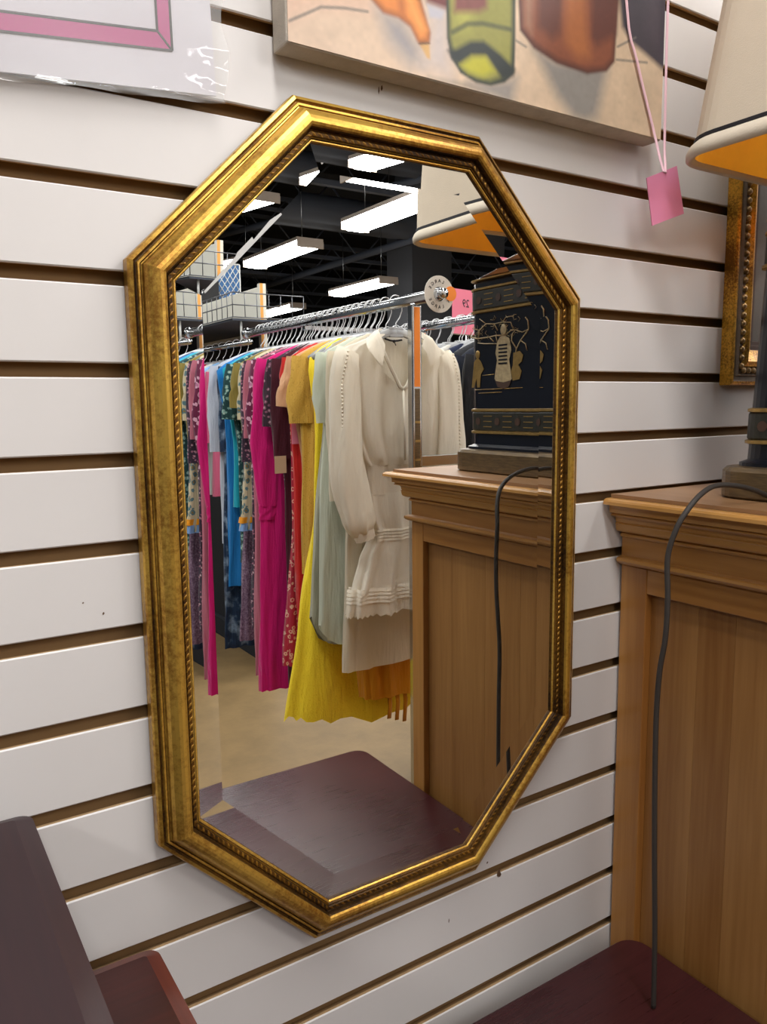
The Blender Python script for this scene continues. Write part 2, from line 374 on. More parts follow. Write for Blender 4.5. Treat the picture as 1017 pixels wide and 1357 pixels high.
MB().box((6.1, -8.6, 0), (6.75, -8, 4.4)).build('trim_2', simple('column_charcoal', '3A3B3F', .8), kind='structure')

# ------------------------------------------------------------------ hanging fluorescent lights
def light_fixture(first=[None]):
    t = thing('ceiling_light', '', 'light', (0, 0, 2.86))
    L_, W_ = 1.22, .265
    h = MB(); h.box((-W_/2, -L_/2, 2.925), (W_/2, L_/2, 2.955))
    for s in (-1, 1): h.box((-W_/2, s*L_/2-.006, 2.868), (W_/2, s*L_/2+.006, 2.93))
    part(h, 'housing', simple('fixture_end_cap', 'B9ACA0', .5), t)
    d = MB(); pr = [(-W_/2, 2.925), (-W_/2+.01, 2.89), (-W_/2+.06, 2.865), (W_/2-.06, 2.865), (W_/2-.01, 2.89), (W_/2, 2.925)]
    d.loops([[(x, y, z) for x, z in pr] for y in (-L_/2+.007, L_/2-.007)], closed=False)
    part(d, 'diffuser', 'lamp', t)
    for s in (-1, 1):
        part(MB().tube([(0, s*.45, 2.955), (0, s*.45, 3.64)], .004, 5), 'chain', 'steel', t)
    return t
def dup(root, loc, rz, label, group=None):
    r_ = root.copy(); COL.objects.link(r_); r_.location = loc; r_.rotation_euler = (0, 0, rz); r_['label'] = label
    if group: r_['group'] = group
    for c in root.children:
        d = c.copy(); COL.objects.link(d); d.parent = r_
        for g in c.children:
            e = g.copy(); COL.objects.link(e); e.parent = d
    return r_
G = 'hanging fluorescent lights'
fx = light_fixture(); fx.location = (3.44, -4.42, 2.86); fx['group'] = G
fx['label'] = 'white fluorescent light in the mirror, half hidden by the lampshade'
for x, y, rz, lb in [(3.44, -6.42, 0, 'white fluorescent light in the mirror above the white gondola board'),
                     (5.24, -7.87, 0, 'smaller fluorescent light in the mirror beside the dark column'),
                     (5.38, -10.5, 0, 'faint far fluorescent light just above the wire basket'),
                     (3.25, -3.74, R(90), 'fluorescent light seen edge on near the top of the mirror')]:
    dup(fx, (x, y, 2.86), rz, lb, G)
for x, y in [(1.6, -.8), (3.4, -.8), (5.2, -.8), (.25, -.9), (-2, -1.6), (1.6, -2.7), (-.4, -2.7), (1.6, -4.6), (-.4, -4.6), (3.4, -2.5), (5.2, -2.4), (5.2, -4.2), (7.3, -3.2), (7.3, -6.2), (1.6, -8.6), (7.3, -9.5), (3.44, -9.4)]:  # added fixtures out of view, most of them placed as fill light
    dup(fx, (x, y, 2.86), 0, 'white fluorescent light added for fill outside the mirror view', G)

# ------------------------------------------------------------------ octagonal wall mirror
MC = Vector((.4535, 1.331)); W, H, w8, h8 = .2660, .4172, .1090, .2605
OCT = [MC+Vector(p) for p in [(-W, h8), (-w8, H), (w8, H), (W, h8), (W, -h8), (w8, -H), (-w8, -H), (-W, -h8)]]
mir = thing('wall_mirror', 'tall octagonal mirror in an antique gold frame on the slatted wall', 'mirror', (MC.x, 0, MC.y-H))
PR = [(0, .001, 1), (0, .012, 0), (.0012, .0145, 0), (.004, .016, 0), (.0058, .0145, 1), (.0066, .0148, 1), (.0075, .0168, 0), (.0092, .0168, 0), (.0102, .0158, 1),
      (.0110, .0162, 0), (.0118, .0198, 0), (.0138, .0236, 0), (.0165, .0264, 0), (.0195, .0284, 0), (.0225, .0294, 0), (.0252, .0294, 0), (.0274, .0284, 0), (.0284, .0262, 0), (.0288, .0240, 1), (.0292, .0195, 1), (.0306, .0188, 1),
      (.0314, .0205, 1), (.0345, .0205, 1), (.0352, .0178, 1), (.0362, .0185, 2), (.0372, .0172, 1), (.0382, .0172, 2), (.0392, .0158, 2), (.0394, .0118, 1)]
PIN = [inset(OCT, p[0]) for p in PR]
for i in range(8):
    j = (i+1) % 8; mb = MB()
    for k in range(len(PR)-1):
        a, b_ = PIN[k], PIN[k+1]; ya, yb = -PR[k][1], -PR[k+1][1]
        mb.add([(a[i].x, ya, a[i].y), (a[j].x, ya, a[j].y), (b_[j].x, yb, b_[j].y), (b_[i].x, yb, b_[i].y)], [(0, 1, 2, 3)], PR[k+1][2], 9 <= k <= 16)
    a = PIN[0]; b_ = PIN[-1]
    mb.add([(a[i].x, -.001, a[i].y), (a[j].x, -.001, a[j].y), (b_[j].x, -.001, b_[j].y), (b_[i].x, -.001, b_[i].y)], [(0, 3, 2, 1)], 1)
    mb.add([(p[i].x, -q[1], p[i].y) for p, q in zip(PIN, PR)], [tuple(range(len(PR)))], 1); mb.add([(p[j].x, -q[1], p[j].y) for p, q in zip(PIN, PR)], [tuple(range(len(PR)))], 1)
    fr = part(mb, 'frame_side', ['gold', 'gold_dk', 'gold_in'], mir)
    # rope ornament along the inner step
    rp = inset(OCT, .033); A = Vector((rp[i].x, -.0205, rp[i].y)); B = Vector((rp[j].x, -.0205, rp[j].y)); L_ = (B-A).length; nb = int(L_/.0066); t = (B-A)/L_
    up = Vector((0, -1, 0)); sd = t.cross(up)
    ro = MB()
    for q in range(nb):
        c = A+t*L_*(q+.5)/nb; d = (t*.8+sd*.6).normalized(); e = d.cross(up)
        V = [c+d*.0036, c+e*.0013, c-d*.0036, c-e*.0013, c+up*.0015]
        ro.add(V, [(0, 1, 4), (1, 2, 4), (2, 3, 4), (3, 0, 4)], 0, True)
    part(ro, 'rope_ornament', 'gold_rope', fr, kind='stuff')
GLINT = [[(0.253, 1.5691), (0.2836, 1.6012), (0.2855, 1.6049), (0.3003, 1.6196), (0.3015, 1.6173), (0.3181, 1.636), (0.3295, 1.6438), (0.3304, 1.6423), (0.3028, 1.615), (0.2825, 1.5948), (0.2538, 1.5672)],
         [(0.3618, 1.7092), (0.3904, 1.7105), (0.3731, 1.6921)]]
gi = inset(OCT, .0385); gf = inset(OCT, .063); g = MB()
g.add([(p.x, -.0122, p.y) for p in gf], [tuple(range(8))])
part(g, 'mirror_glass', 'mirror', mir)
for i in range(8):
    j = (i+1) % 8; yb = -.0122-.0245*math.tan(R(2.6))
    part(MB().add([(gi[i].x, yb, gi[i].y), (gi[j].x, yb, gi[j].y), (gf[j].x, -.01221, gf[j].y), (gf[i].x, -.01221, gf[i].y)], [(0, 1, 2, 3)]), 'glass_bevel', 'mirror', mir)
for k_, pl in enumerate(GLINT):  # white slivers laid on the glass as a painted bevel glint
    f = MB(); f.loops([[(x, y, z) for x, z in pl] for y in (-.0126, -.0124)], cap0=True, cap1=True); part(f, 'painted_glint', 'glint_paint', mir, label='white glint painted along the mirror bevel')
g = MB(); bk = inset(OCT, .02); g.loops([[(p.x, y, p.y) for p in bk] for y in (-.0015, -.0115)], cap0=True, cap1=True); part(g, 'backing_board', 'pine_edge', mir)

# ------------------------------------------------------------------ pine cabinet at the right
CX, CD, CW = .818, .505, 1.95
cab = thing('pine_cabinet', 'tall honey pine cabinet with moulded cornice standing at the slatted wall', 'cabinet', (1.4, -.26, 0))
def moul(prof_, name, mats, mi=0):
    mb = MB(); rings = []
    for o_, z in prof_:
        rings.append([(CX-o_, -.004, z), (CX-o_, -CD-o_, z), (CW+o_, -CD-o_, z), (CW+o_, -.004, z)])
    mb.loops(rings, closed=True, cap0=True, cap1=True)
    return part(mb, name, mats, cab)
def arc(o0, z0, o1, z1, bul, n=6):
    out = []
    for i in range(n+1):
        t = i/n; nx_, nz = (z1-z0), -(o1-o0)
        s = math.sin(math.pi*t)*bul; out.append((o0+(o1-o0)*t-nx_*s, z0+(z1-z0)*t-nz*s))
    return out
zc = 1.735
moul([(.024, 1.3465), (.024, 1.351)], 'top_board', 'pine_top')
moul([(.0245, 1.3432), (.0245, 1.3466)], 'top_board_edge', 'pine_edge')
cor = [(.0, 1.2925), (.003, 1.2932), (.0042, 1.2955), (.003, 1.2978), (.0012, 1.2985), (.0022, 1.3)] + arc(.0025, 1.3005, .0135, 1.3105, -.32, 8) + [(.0145, 1.312), (.0125, 1.3135)] + arc(.0135, 1.3145, .0225, 1.3225, .3, 6) + [(.0235, 1.324), (.0215, 1.3255), (.0245, 1.3268)] + arc(.026, 1.3272, .0385, 1.3385, .38, 9) + [(.0382, 1.3425), (.0365, 1.345), (.033, 1.3462), (.02, 1.3464)]
moul(cor, 'cornice', 'pine_y')
moul([(0, 1.268), (0, 1.293)], 'fascia', 'pine_y')
moul([(0, 1.2555), (.004, 1.2565), (.0085, 1.259), (.0105, 1.262), (.0100, 1.265), (.008, 1.2665), (0, 1.268)], 'bead_moulding', 'pine_y')
def pb(lo, hi, name, mat, ch=.0012, **kw): return part(MB().box(lo, hi, 0, ch), name, mat, cab, **kw)
pb((CX, -.045, 0), (CX+.02, -.004, 1.2555), 'side_stile', 'pine')
pb((CX, -CD, 0), (CX+.02, -.470, 1.2555), 'side_stile', 'pine')
pb((CX+.0006, -.470, 1.2225), (CX+.02, -.045, 1.2555), 'side_rail', 'pine_y')
pb((CX+.0006, -.470, .05), (CX+.02, -.045, .14), 'side_rail', 'pine_y')
ys = [-.4695, -.40, -.31, -.225, -.165, -.115, -.0455]
for i in range(6): pb((CX+.0115, ys[i]+.0001, .139), (CX+.018, ys[i+1]-.0001, 1.224), 'panel_plank', 'pine_plank', .0003)
pb((CX+.02, -.49, .02), (CW-.02, -.006, 1.255), 'carcass', 'pine_x', 0)
pb((CW-.02, -CD, 0), (CW, -.004, 1.2555), 'side_panel', 'pine')
pb((CX+.02, -CD, 1.18), (CW-.02, -.4905, 1.255), 'front_rail', 'pine_x')
pb((CX+.02, -CD, .02), (CW-.02, -.4905, .12), 'plinth_rail', 'pine_x')
xm = (CX+CW)/2
for s in (0, 1):
    xa, xb = (CX+.024, xm-.002) if s == 0 else (xm+.002, CW-.024)
    d = pb((xa, -CD-.002, .124), (xb, -.4905, 1.176), 'door', 'pine')
    part(MB().box((xa+.07, -CD-.006, .2), (xb-.07, -CD-.001, 1.1), 0, .003), 'door_panel', 'pine', d)
    xk = xm-.03 if s == 0 else xm+.03
    k = MB(); k.ball((xk, -CD-.02, .66), .015, 12, 8); k.tube([(xk, -CD-.002, .66), (xk, -CD-.02, .66)], .006); part(k, 'knob', 'orn_bead', d)

# ------------------------------------------------------------------ dark table, and stacked dark tables at the left
def table(name, label, x0, x1, y0, y1, zt, zb, th, mats, rad=.03, chf=.012, legr=.025, ap=.07, group=None):
    t = thing(name, label, 'table', ((x0+x1)/2, (y0+y1)/2, zb), group)
    def outline(ins):
        pts = []; r_ = max(rad-ins, .003)
        for cx, cy, a0 in ((x1-ins-r_, y1-ins-r_, 0), (x0+ins+r_, y1-ins-r_, 90), (x0+ins+r_, y0+ins+r_, 180), (x1-ins-r_, y0+ins+r_, 270)):
            for q in range(7):
                a = R(a0+15*q); pts.append((cx+r_*math.cos(a), cy+r_*math.sin(a)))
        return pts
    tp = MB()
    rr = [(chf*.6, zt-th), (0, zt-th+.004), (0, zt-chf*.35), (chf, zt)]
    if chf < .008: rr = [(.003, zt-th), (0, zt-th+.003), (0, zt-.003), (.003, zt)]
    rings = [[(x, y, z) for x, y in outline(i_)] for i_, z in rr]
    tp.loops(rings[:-1], 1, cap0=True); tp.loops(rings[-2:], 1); tp.add(rings[-1], [tuple(range(28))], 0)
    part(tp, 'tabletop', mats, t)
    zl = zt-th; e = .05
    for s in (0, 1):
        yy = y0+e if s == 0 else y1-e-.02
        part(MB().box((x0+e, yy, zl-ap), (x1-e, yy+.02, zl), 0, .002), 'apron', mats[1], t)
        xx = x0+e if s == 0 else x1-e-.02
        part(MB().box((xx, y0+e+.02, zl-ap), (xx+.02, y1-e-.02, zl), 0, .002), 'apron', mats[1], t)
    for cx in (x0+e, x1-e):
        for cy in (y0+e, y1-e):
            q = MB(); rg = []
            for z, k in ((zl, 1), (zl-ap, 1), (zb+.0, .6)):
                r_ = legr*k; rg.append([(cx-r_, cy-r_, z), (cx+r_, cy-r_, z), (cx+r_, cy+r_, z), (cx-r_, cy+r_, z)])
            q.loops(rg, cap0=True, cap1=True); part(q, 'leg', mats[1], t)
    return t
mt, nt, b = newmat('worn_plum_tabletop'); N = nt.nodes; L = nt.links
tc = N.new('ShaderNodeTexCoord'); mp = N.new('ShaderNodeMapping'); mp.inputs['Scale'].default_value = (.03, 1, 1); mp.inputs['Rotation'].default_value = (0, 0, R(8)); L.new(tc.outputs['Object'], mp.inputs[0])
n1 = N.new('ShaderNodeTexNoise'); n1.inputs['Scale'].default_value = 420; n1.inputs['Detail'].default_value = 3; L.new(mp.outputs[0], n1.inputs['Vector'])
n2 = N.new('ShaderNodeTexNoise'); n2.inputs['Scale'].default_value = 5; n2.inputs['Detail'].default_value = 4; L.new(tc.outputs['Object'], n2.inputs['Vector'])
cr = N.new('ShaderNodeValToRGB'); cr.color_ramp.elements[0].position = .35; cr.color_ramp.elements[1].position = .7; cr.color_ramp.elements[0].color = lin('2E1216'); cr.color_ramp.elements[1].color = lin('482022')
mx = N.new('ShaderNodeMix'); mx.inputs['Factor'].default_value = .55; L.new(n1.outputs[0], mx.inputs[2]); L.new(n2.outputs[0], mx.inputs[3]); L.new(mx.outputs[0], cr.inputs[0]); L.new(cr.outputs[0], b.inputs['Base Color'])
mr = N.new('ShaderNodeMapRange'); mr.inputs[1].default_value = .3; mr.inputs[2].default_value = .7; mr.inputs[3].default_value = .22; mr.inputs[4].default_value = .36
L.new(mx.outputs[0], mr.inputs[0]); L.new(mr.outputs[0], b.inputs['Roughness'])
bp = N.new('ShaderNodeBump'); bp.inputs['Strength'].default_value = .08; bp.inputs['Distance'].default_value = .0005; L.new(n1.outputs[0], bp.inputs['Height']); L.new(bp.outputs[0], b.inputs['Normal'])
M['plum'] = mt
table('dining_table', 'dark red-brown wooden table with scratched top beside the pine cabinet', -.62, .811, -.685, -.045, .75, 0, .03, ['plum', 'mahog'], .03, .005, .032, .09)
table('side_table', 'tall dark plum wooden table at the left edge of the photo', -.42, .083, -.46, -.014, 1.141, .75, .032, ['mahog_d', 'mahog_d'], .012, .014, .017, .05)
table('side_table', 'lower red-brown wooden table tucked beneath the tall plum one', -.36, .17, -.42, -.05, 1.005, .75, .03, ['mahog', 'mahog_e'], .012, .012, .017, .05)

# ------------------------------------------------------------------ chinoiserie table lamp
LX, LY, ZT = 1.037, -.274, 1.351
lamp = thing('table_lamp', 'navy lacquer tea caddy table lamp with cream square shade on the pine cabinet', 'lamp', (LX, LY, ZT))
def rrect(hx, hy, r_, z, n=7, notch=0):
    pts = []
    for sx, sy, a0 in ((1, 1, 0), (-1, 1, 90), (-1, -1, 180), (1, -1, 270)):
        for q in range(n):
            a = R(a0+90*q/(n-1)); k = 1-notch*math.sin(2*math.radians(90*q/(n-1)))*0
            pts.append((LX+sx*(hx-r_)+r_*math.cos(a)*k, LY+sy*(hy-r_)+r_*math.sin(a)*k, z))
    return pts
SZ0 = 1.741
def lampring(rows, name, mat, smooth=False, parent=None, cap=True):
    mb = MB(); mb.loops([[(x, y-max(0, z-1.40)*.03-max(0, z-SZ0)*.07, z) for x, y, z in rrect(*r_)] for r_ in rows], 0, smooth, cap0=cap, cap1=cap); return part(mb, name, mat, parent or lamp)
lampring([(.172, .172, .035, ZT), (.175, .175, .036, ZT+.003), (.175, .175, .036, ZT+.033), (.171, .171, .034, ZT+.038), (.162, .162, .032, ZT+.039)], 'plinth', 'bronze')
lampring([(.16, .16, .03, ZT+.039), (.16, .16, .03, ZT+.043), (.152, .152, .03, ZT+.047)], 'foot_step', 'navy')
lampring([(.148, .156, .028, ZT+.045), (.148, .150, .028, ZT+.32), (.142, .145, .03, ZT+.332), (.12, .128, .03, ZT+.345), (.06, .06, .03, ZT+.352)], 'body', 'navy')
for z, h in ((1.417, .0035), (1.455, .0035), (1.622, .0035), (1.660, .003), (1.676, .002)):
    e_ = (z-1.40)*.022; lampring([(.1485, .1565-e_, .028, z-.001), (.1515, .1595-e_, .028, z), (.1515, .1595-e_, .028, z+h), (.1485, .1565-e_, .028, z+h+.001)], 'gilt_line', 'lampgold')
for z0, z1 in ((1.4215, 1.454), (1.6265, 1.659)):
    e_ = (z0-1.40)*.022; bd = lampring([(.1490, .157-e_, .028, z0), (.1500, .158-e_, .028, z0+.002), (.1500, .158-e_, .028, z1-.002), (.1490, .157-e_, .028, z1)], 'band', 'lampband')
    for q in range(6):
        y = LY-.125+.05*q; zc_ = (z0+z1)/2; f = MB()
        V = [(LX-.1508, y+.0065*math.cos(a), zc_+.0065*math.sin(a)) for a in [2*math.pi*k/10 for k in range(10)]]
        f.add(V, [tuple(range(10))]); part(f, 'rosette', 'lampred', bd)
        f = MB()
        for a, b_ in ((y+.014, y+.036),):
            if q < 5:
                for zz in (zc_-.009, zc_, zc_+.009): f.box((LX-.1506, a, zz-.0007), (LX-.1498, b_, zz+.0007))
                part(f, 'fretwork', 'lampgold', bd)
# gilded scene on the side that faces the mirror's corner of the room
def flat(poly, name, mat, x=LX-.1487, th=.0005, parent=None):
    f = MB(); n_ = len(poly); f.loops([[(x-d, y, z) for y, z in poly] for d in (0, th)], cap0=True, cap1=True); return part(f, name, mat, parent or lamp)
bx = LX-.1486
br = MB()
for bl_ in [[(-0.307, 1.5455), (-0.3052, 1.5559), (-0.2958, 1.5684), (-0.2772, 1.5851), (-0.2793, 1.5982), (-0.2851, 1.6039)], [(-0.3052, 1.5559), (-0.3172, 1.57), (-0.3154, 1.5805), (-0.3077, 1.5864), (-0.3194, 1.5861), (-0.3313, 1.5804)], [(-0.3077, 1.5864), (-0.2922, 1.5812), (-0.2772, 1.5851)], [(-0.3313, 1.5791), (-0.3558, 1.581), (-0.3725, 1.5795), (-0.4027, 1.579), (-0.4227, 1.5834)], [(-0.3558, 1.581), (-0.3515, 1.5671), (-0.3874, 1.5696), (-0.4026, 1.572)], [(-0.3725, 1.5795), (-0.3619, 1.5719)], [(-0.4027, 1.579), (-0.3984, 1.5927), (-0.3813, 1.6022), (-0.3602, 1.6003), (-0.3517, 1.5888)], [(-0.3602, 1.6003), (-0.3397, 1.6012), (-0.3197, 1.5993), (-0.3136, 1.5882)], [(-0.3813, 1.6022), (-0.3986, 1.6121)], [(-0.2958, 1.5684), (-0.2842, 1.5624), (-0.2802, 1.5517)], [(-0.3313, 1.5804), (-0.3332, 1.5712)], [(-0.3984, 1.5927), (-0.4161, 1.5969)], [(-0.3397, 1.6012), (-0.3317, 1.6084), (-0.312, 1.6091)], [(-0.4227, 1.5834), (-0.4205, 1.5917)]]:
    br.tube([(bx, y, z) for y, z in bl_], [.0012 if len(bl_) > 4 else .0009]*len(bl_), 5)
for q in range(46):
    y, z = random.uniform(-.418, -.285), random.uniform(1.578, 1.612); a = random.uniform(0, 6.28); br.tube([(bx, y, z), (bx, y+.007*math.cos(a), z+.005*math.sin(a)), (bx, y+.010*math.cos(a+.7), z+.008*math.sin(a+.7))], .0004, 4)
part(br, 'gilt_branches', 'lampcream', lamp, kind='stuff')
fg = flat([(-.352, 1.57), (-.345, 1.578), (-.335, 1.58), (-.322, 1.574), (-.317, 1.555), (-.322, 1.54), (-.320, 1.53), (-.315, 1.508), (-.322, 1.503), (-.352, 1.503), (-.358, 1.51), (-.352, 1.54), (-.356, 1.552)], 'robed_figure', 'lampcream')
f = MB(); 
for q in range(6): f.box((bx-.0012, -.348, 1.533+.006*q), (bx-.0004, -.327, 1.5355+.006*q))
part(f, 'sash', 'navy', fg)
part(MB().ball((bx, -.337, 1.589), .008, 10, 6, 0, (.15, 1, 1.2)), 'head', 'lampcream', fg)
flat([(-.356, 1.506), (-.350, 1.496), (-.335, 1.492), (-.322, 1.496), (-.316, 1.506), (-.335, 1.503)], 'robe_hem', 'lampred', parent=fg, x=LX-.1489)
flat([(-.312, 1.55), (-.297, 1.552), (-.289, 1.545), (-.292, 1.535), (-.3, 1.53), (-.292, 1.52), (-.297, 1.507), (-.313, 1.505), (-.317, 1.52), (-.313, 1.53)], 'gilt_vase', 'lampgold')
sf = flat([(-.412, 1.54), (-.403, 1.547), (-.394, 1.54), (-.386, 1.527), (-.394, 1.518), (-.396, 1.496), (-.403, 1.496), (-.405, 1.512), (-.412, 1.496), (-.418, 1.496), (-.415, 1.52)], 'small_figure', 'lampgold')
part(MB().ball((bx, -.403, 1.552), .006, 10, 6, 0, (.15, 1, 1.2)), 'head', 'lampgold', sf)
f = MB()
for z, a, b_ in ((1.492, -.41, -.29), (1.486, -.40, -.34), (1.516, -.39, -.36)): f.tube([(bx, a, z), (bx, b_, z+.001)], .0006, 4)
part(f, 'ground_line', 'lampgold', lamp)
part(MB().lathe([(.03, 1.70), (.03, 1.712), (.012, 1.716), (.012, 1.80), (.018, 1.802), (.018, 1.85), (.0, 1.852)], (LX, LY, 0), 20), 'neck', 'lampgold', lamp)
# shade: tapered square with rounded corners
SZ, SH, shx, shy, tap = 1.741, .33, .235, .208, .06
def srow(z, g=0): k = (z-SZ)*tap; return (shx-k-g, shy-k-g, max(.045-k*.2-g, .01), z, 8)
sh = lampring([srow(SZ+.016), srow(SZ+SH)], 'shade', 'shade', False, cap=False)
lampring([srow(SZ+.006, .003), srow(SZ+SH, .003)], 'shade_lining', 'shade_in', False, sh, cap=False)
lampring([srow(SZ+.0195, -.0004), srow(SZ+.0195, -.0016), srow(SZ+.0235, -.0016), srow(SZ+.0235, -.0004)], 'black_braid', 'shade_line', False, sh, cap=False)
lampring([srow(SZ+.008, .003), srow(SZ+.002, .001), srow(SZ, -.003), srow(SZ+.002, -.0065), srow(SZ+.009, -.0075), srow(SZ+.015, -.005), srow(SZ+.019, -.001)], 'shade_trim', 'shade_trim', True, sh, cap=False)
sp = MB()
for a in (0, 90, 180, 270):
    sp.tube([(LX, LY, SZ+.26), (LX+(shx-.035)*math.cos(R(a)), LY+(shy-.035)*math.sin(R(a)), SZ+.26)], .002, 6)
sp.tube([(LX, LY, 1.84), (LX, LY, SZ+.27)], .004, 8)
part(sp, 'shade_spider', 'lampgold', sh)
def smoothpath(pts, n=6):
    pts = [Vector(p) for p in pts]; out = []
    for i in range(len(pts)-1):
        p0, p1, p2, p3 = pts[max(i-1, 0)], pts[i], pts[i+1], pts[min(i+2, len(pts)-1)]
        for q in range(n):
            t = q/n; out.append(.5*((2*p1)+(p2-p0)*t+(2*p0-5*p1+4*p2-p3)*t*t+(3*p1-p0-3*p2+p3)*t**3))
    return out+[pts[-1]]
cp = smoothpath([(.866, -.174, 1.358), (.845, -.170, 1.366), (.815, -.166, 1.373), (.784, -.161, 1.375), (.755, -.163, 1.368), (.733, -.163, 1.353), (.721, -.158, 1.332), (.716, -.152, 1.30), (.716, -.154, 1.255), (.716, -.153, 1.21), (.715, -.148, 1.17), (.716, -.145, 1.12), (.716, -.146, 1.05), (.718, -.148, .95), (.721, -.150, .86), (.722, -.151, .80), (.723, -.151, .753)])
part(MB().tube(cp, .0030, 8), 'cord', 'cord', lamp)

# ------------------------------------------------------------------ ornate gold picture frame behind the lamp
FX0, FX1, FZ0, FZ1 = 1.018, 1.52, 1.4905, 1.98
pf = thing('picture_frame', 'ornate gold and taupe picture frame with beaded border behind the lampshade', 'picture frame', ((FX0+FX1)/2, -.002, FZ0))
RC = [Vector((FX0, FZ1)), Vector((FX1, FZ1)), Vector((FX1, FZ0)), Vector((FX0, FZ0))]
FP = [(0, .001, 0), (0, .017, 0), (.002, .019, 0), (.005, .0195, 0), (.007, .017, 1), (.012, .017, 1), (.0135, .021, 1), (.016, .018, 1), (.0245, .018, 1), (.026, .021, 0), (.033, .023, 0), (.042, .017, 0), (.0495, .014, 0), (.051, .011, 2), (.056, .011, 2), (.057, .009, 2), (.062, .009, 2), (.063, .007, 2)]
FI = [inset(RC, p[0]) for p in FP]
for i in range(4):
    j = (i+1) % 4; mb = MB()
    for k in range(len(FP)-1):
        a, b_ = FI[k], FI[k+1]; ya, yb = -FP[k][1], -FP[k+1][1]
        mb.add([(a[i].x, ya, a[i].y), (a[j].x, ya, a[j].y), (b_[j].x, yb, b_[j].y), (b_[i].x, yb, b_[i].y)], [(0, 1, 2, 3)], FP[k+1][2])
    fr = part(mb, 'frame_side', ['orn_gold', 'orn_grey', 'mat_brown'], pf)
    rp = inset(RC, .0203); A = Vector((rp[i].x, -.0195, rp[i].y)); B = Vector((rp[j].x, -.0195, rp[j].y)); L_ = (B-A).length; nb = int(L_/.0118)
    bd = MB()
    for q in range(nb): c = A+(B-A)*(q+.5)/nb; bd.ball(c, .0047, 8, 5)
    part(bd, 'bead_row', 'orn_bead', fr, kind='stuff')
a = FI[-1]
part(MB().add([(p.x, -.0065, p.y) for p in a], [(0, 1, 2, 3)]), 'picture', simple('dim_landscape_print', '6A5F52', .6, var=.4, vscale=9), pf)

# ------------------------------------------------------------------ painted canvas with tag
cv = thing('canvas_painting', 'unframed still life canvas with an orange vegetable, green bottle and copper pot', 'painting', (.584, -.004, 1.783))
cx0, cx1, cz0, cz1 = .331, .836, 1.783, 2.15
part(MB().box((cx0, -.0295, cz0), (cx1, -.002, cz1), 0, .002), 'stretcher', 'canvas', cv)
nx, nz = 330, 150; zt_ = 1.99
xs = np.linspace(cx0+.0015, cx1-.0015, nx); zs = np.concatenate([np.linspace(cz0+.0015, zt_, nz), np.linspace(zt_+.02, cz1-.0015, 8)]); nz = len(zs)
XX, ZZ = np.meshgrid(xs, zs); Cc = np.zeros((nz, nx, 3))
def L3(c): return np.array(lin(c)[:3])
rng = np.random.default_rng(5)
def smooth_noise(sx, sz):
    g_ = rng.standard_normal((int(sz)+3, int(sx)+3)); u = np.linspace(0, sx, nx); v_ = np.linspace(0, sz, nz)
    iu = u.astype(int); fu = u-iu; iv = v_.astype(int); fv = (v_-iv)[:, None]
    a = g_[iv][:, iu]*(1-fu)+g_[iv][:, iu+1]*fu; b_ = g_[iv+1][:, iu]*(1-fu)+g_[iv+1][:, iu+1]*fu
    return a*(1-fv)+b_*fv
def mask(poly, soft=.0015):
    poly = np.array(poly); ins = np.zeros(XX.shape, bool); dmin = np.full(XX.shape, 9.)
    for i in range(len(poly)):
        x1, z1 = poly[i]; x2, z2 = poly[(i+1) % len(poly)]
        c = ((z1 > ZZ) != (z2 > ZZ)) & (XX < (x2-x1)*(ZZ-z1)/((z2-z1) if z2 != z1 else 1e-9)+x1); ins ^= c
        t = np.clip(((XX-x1)*(x2-x1)+(ZZ-z1)*(z2-z1))/max((x2-x1)**2+(z2-z1)**2, 1e-12), 0, 1)
        dmin = np.minimum(dmin, np.hypot(XX-x1-t*(x2-x1), ZZ-z1-t*(z2-z1)))
    sd = np.where(ins, dmin, -dmin); return np.clip(sd/soft*.5+.5, 0, 1), sd
def put(poly, c, soft=.0015, alpha=1):
    global Cc
    k = mask(poly, soft)[0][..., None]*alpha; Cc = Cc*(1-k)+L3(c)*k
def line(pts, c, wd=.0016):
    global Cc
    d = np.full(XX.shape, 9.)
    for (x1, z1), (x2, z2) in zip(pts[:-1], pts[1:]):
        t = np.clip(((XX-x1)*(x2-x1)+(ZZ-z1)*(z2-z1))/((x2-x1)**2+(z2-z1)**2), 0, 1); d = np.minimum(d, np.hypot(XX-x1-t*(x2-x1), ZZ-z1-t*(z2-z1)))
    k = np.clip(1.3-d/wd, 0, 1)[..., None]*.75; Cc = Cc*(1-k)+L3(c)*k
t = np.clip((XX-cx0)/.5, 0, 1)[..., None]
Cc = L3('D8BDA4')*(1-t)+L3('CDB496')*t
nse = (smooth_noise(14, 8)*.05+smooth_noise(60, 30)*.03)[..., None]; Cc = Cc*(1+nse)
put([(.33, 1.80), (.36, 1.818), (.42, 1.83), (.42, 2.16), (.33, 2.16)], 'D3AE96', .01, .8)
vegsh = [(.426, 1.834), (.438, 1.807), (.462, 1.791), (.476, 1.796), (.474, 1.811), (.454, 1.831)]
put(vegsh, '8E8C90', .012, .85)
put([(.478, 1.795), (.512, 1.79), (.51, 1.86), (.49, 1.86)], 'BDB4B4', .012, .7)
put([(.534, 1.79), (.559, 1.783), (.593, 1.779), (.601, 1.808)], '8E8984', .008, .9)
potsh = [(.623, 1.842), (.658, 1.801), (.685, 1.782), (.704, 1.781), (.722, 1.79), (.739, 1.848), (.657, 1.838)]
put(potsh, '85817C', .01, .95)
put([(.484, 1.786), (.53, 1.7895), (.56, 1.786), (.53, 1.7845)], '6A655E', .003, .6)
dark = [(.75, 2.16), (.753, 1.928), (.76, 1.895), (.777, 1.882), (.801, 1.875), (.841, 1.862), (.84, 2.16)]
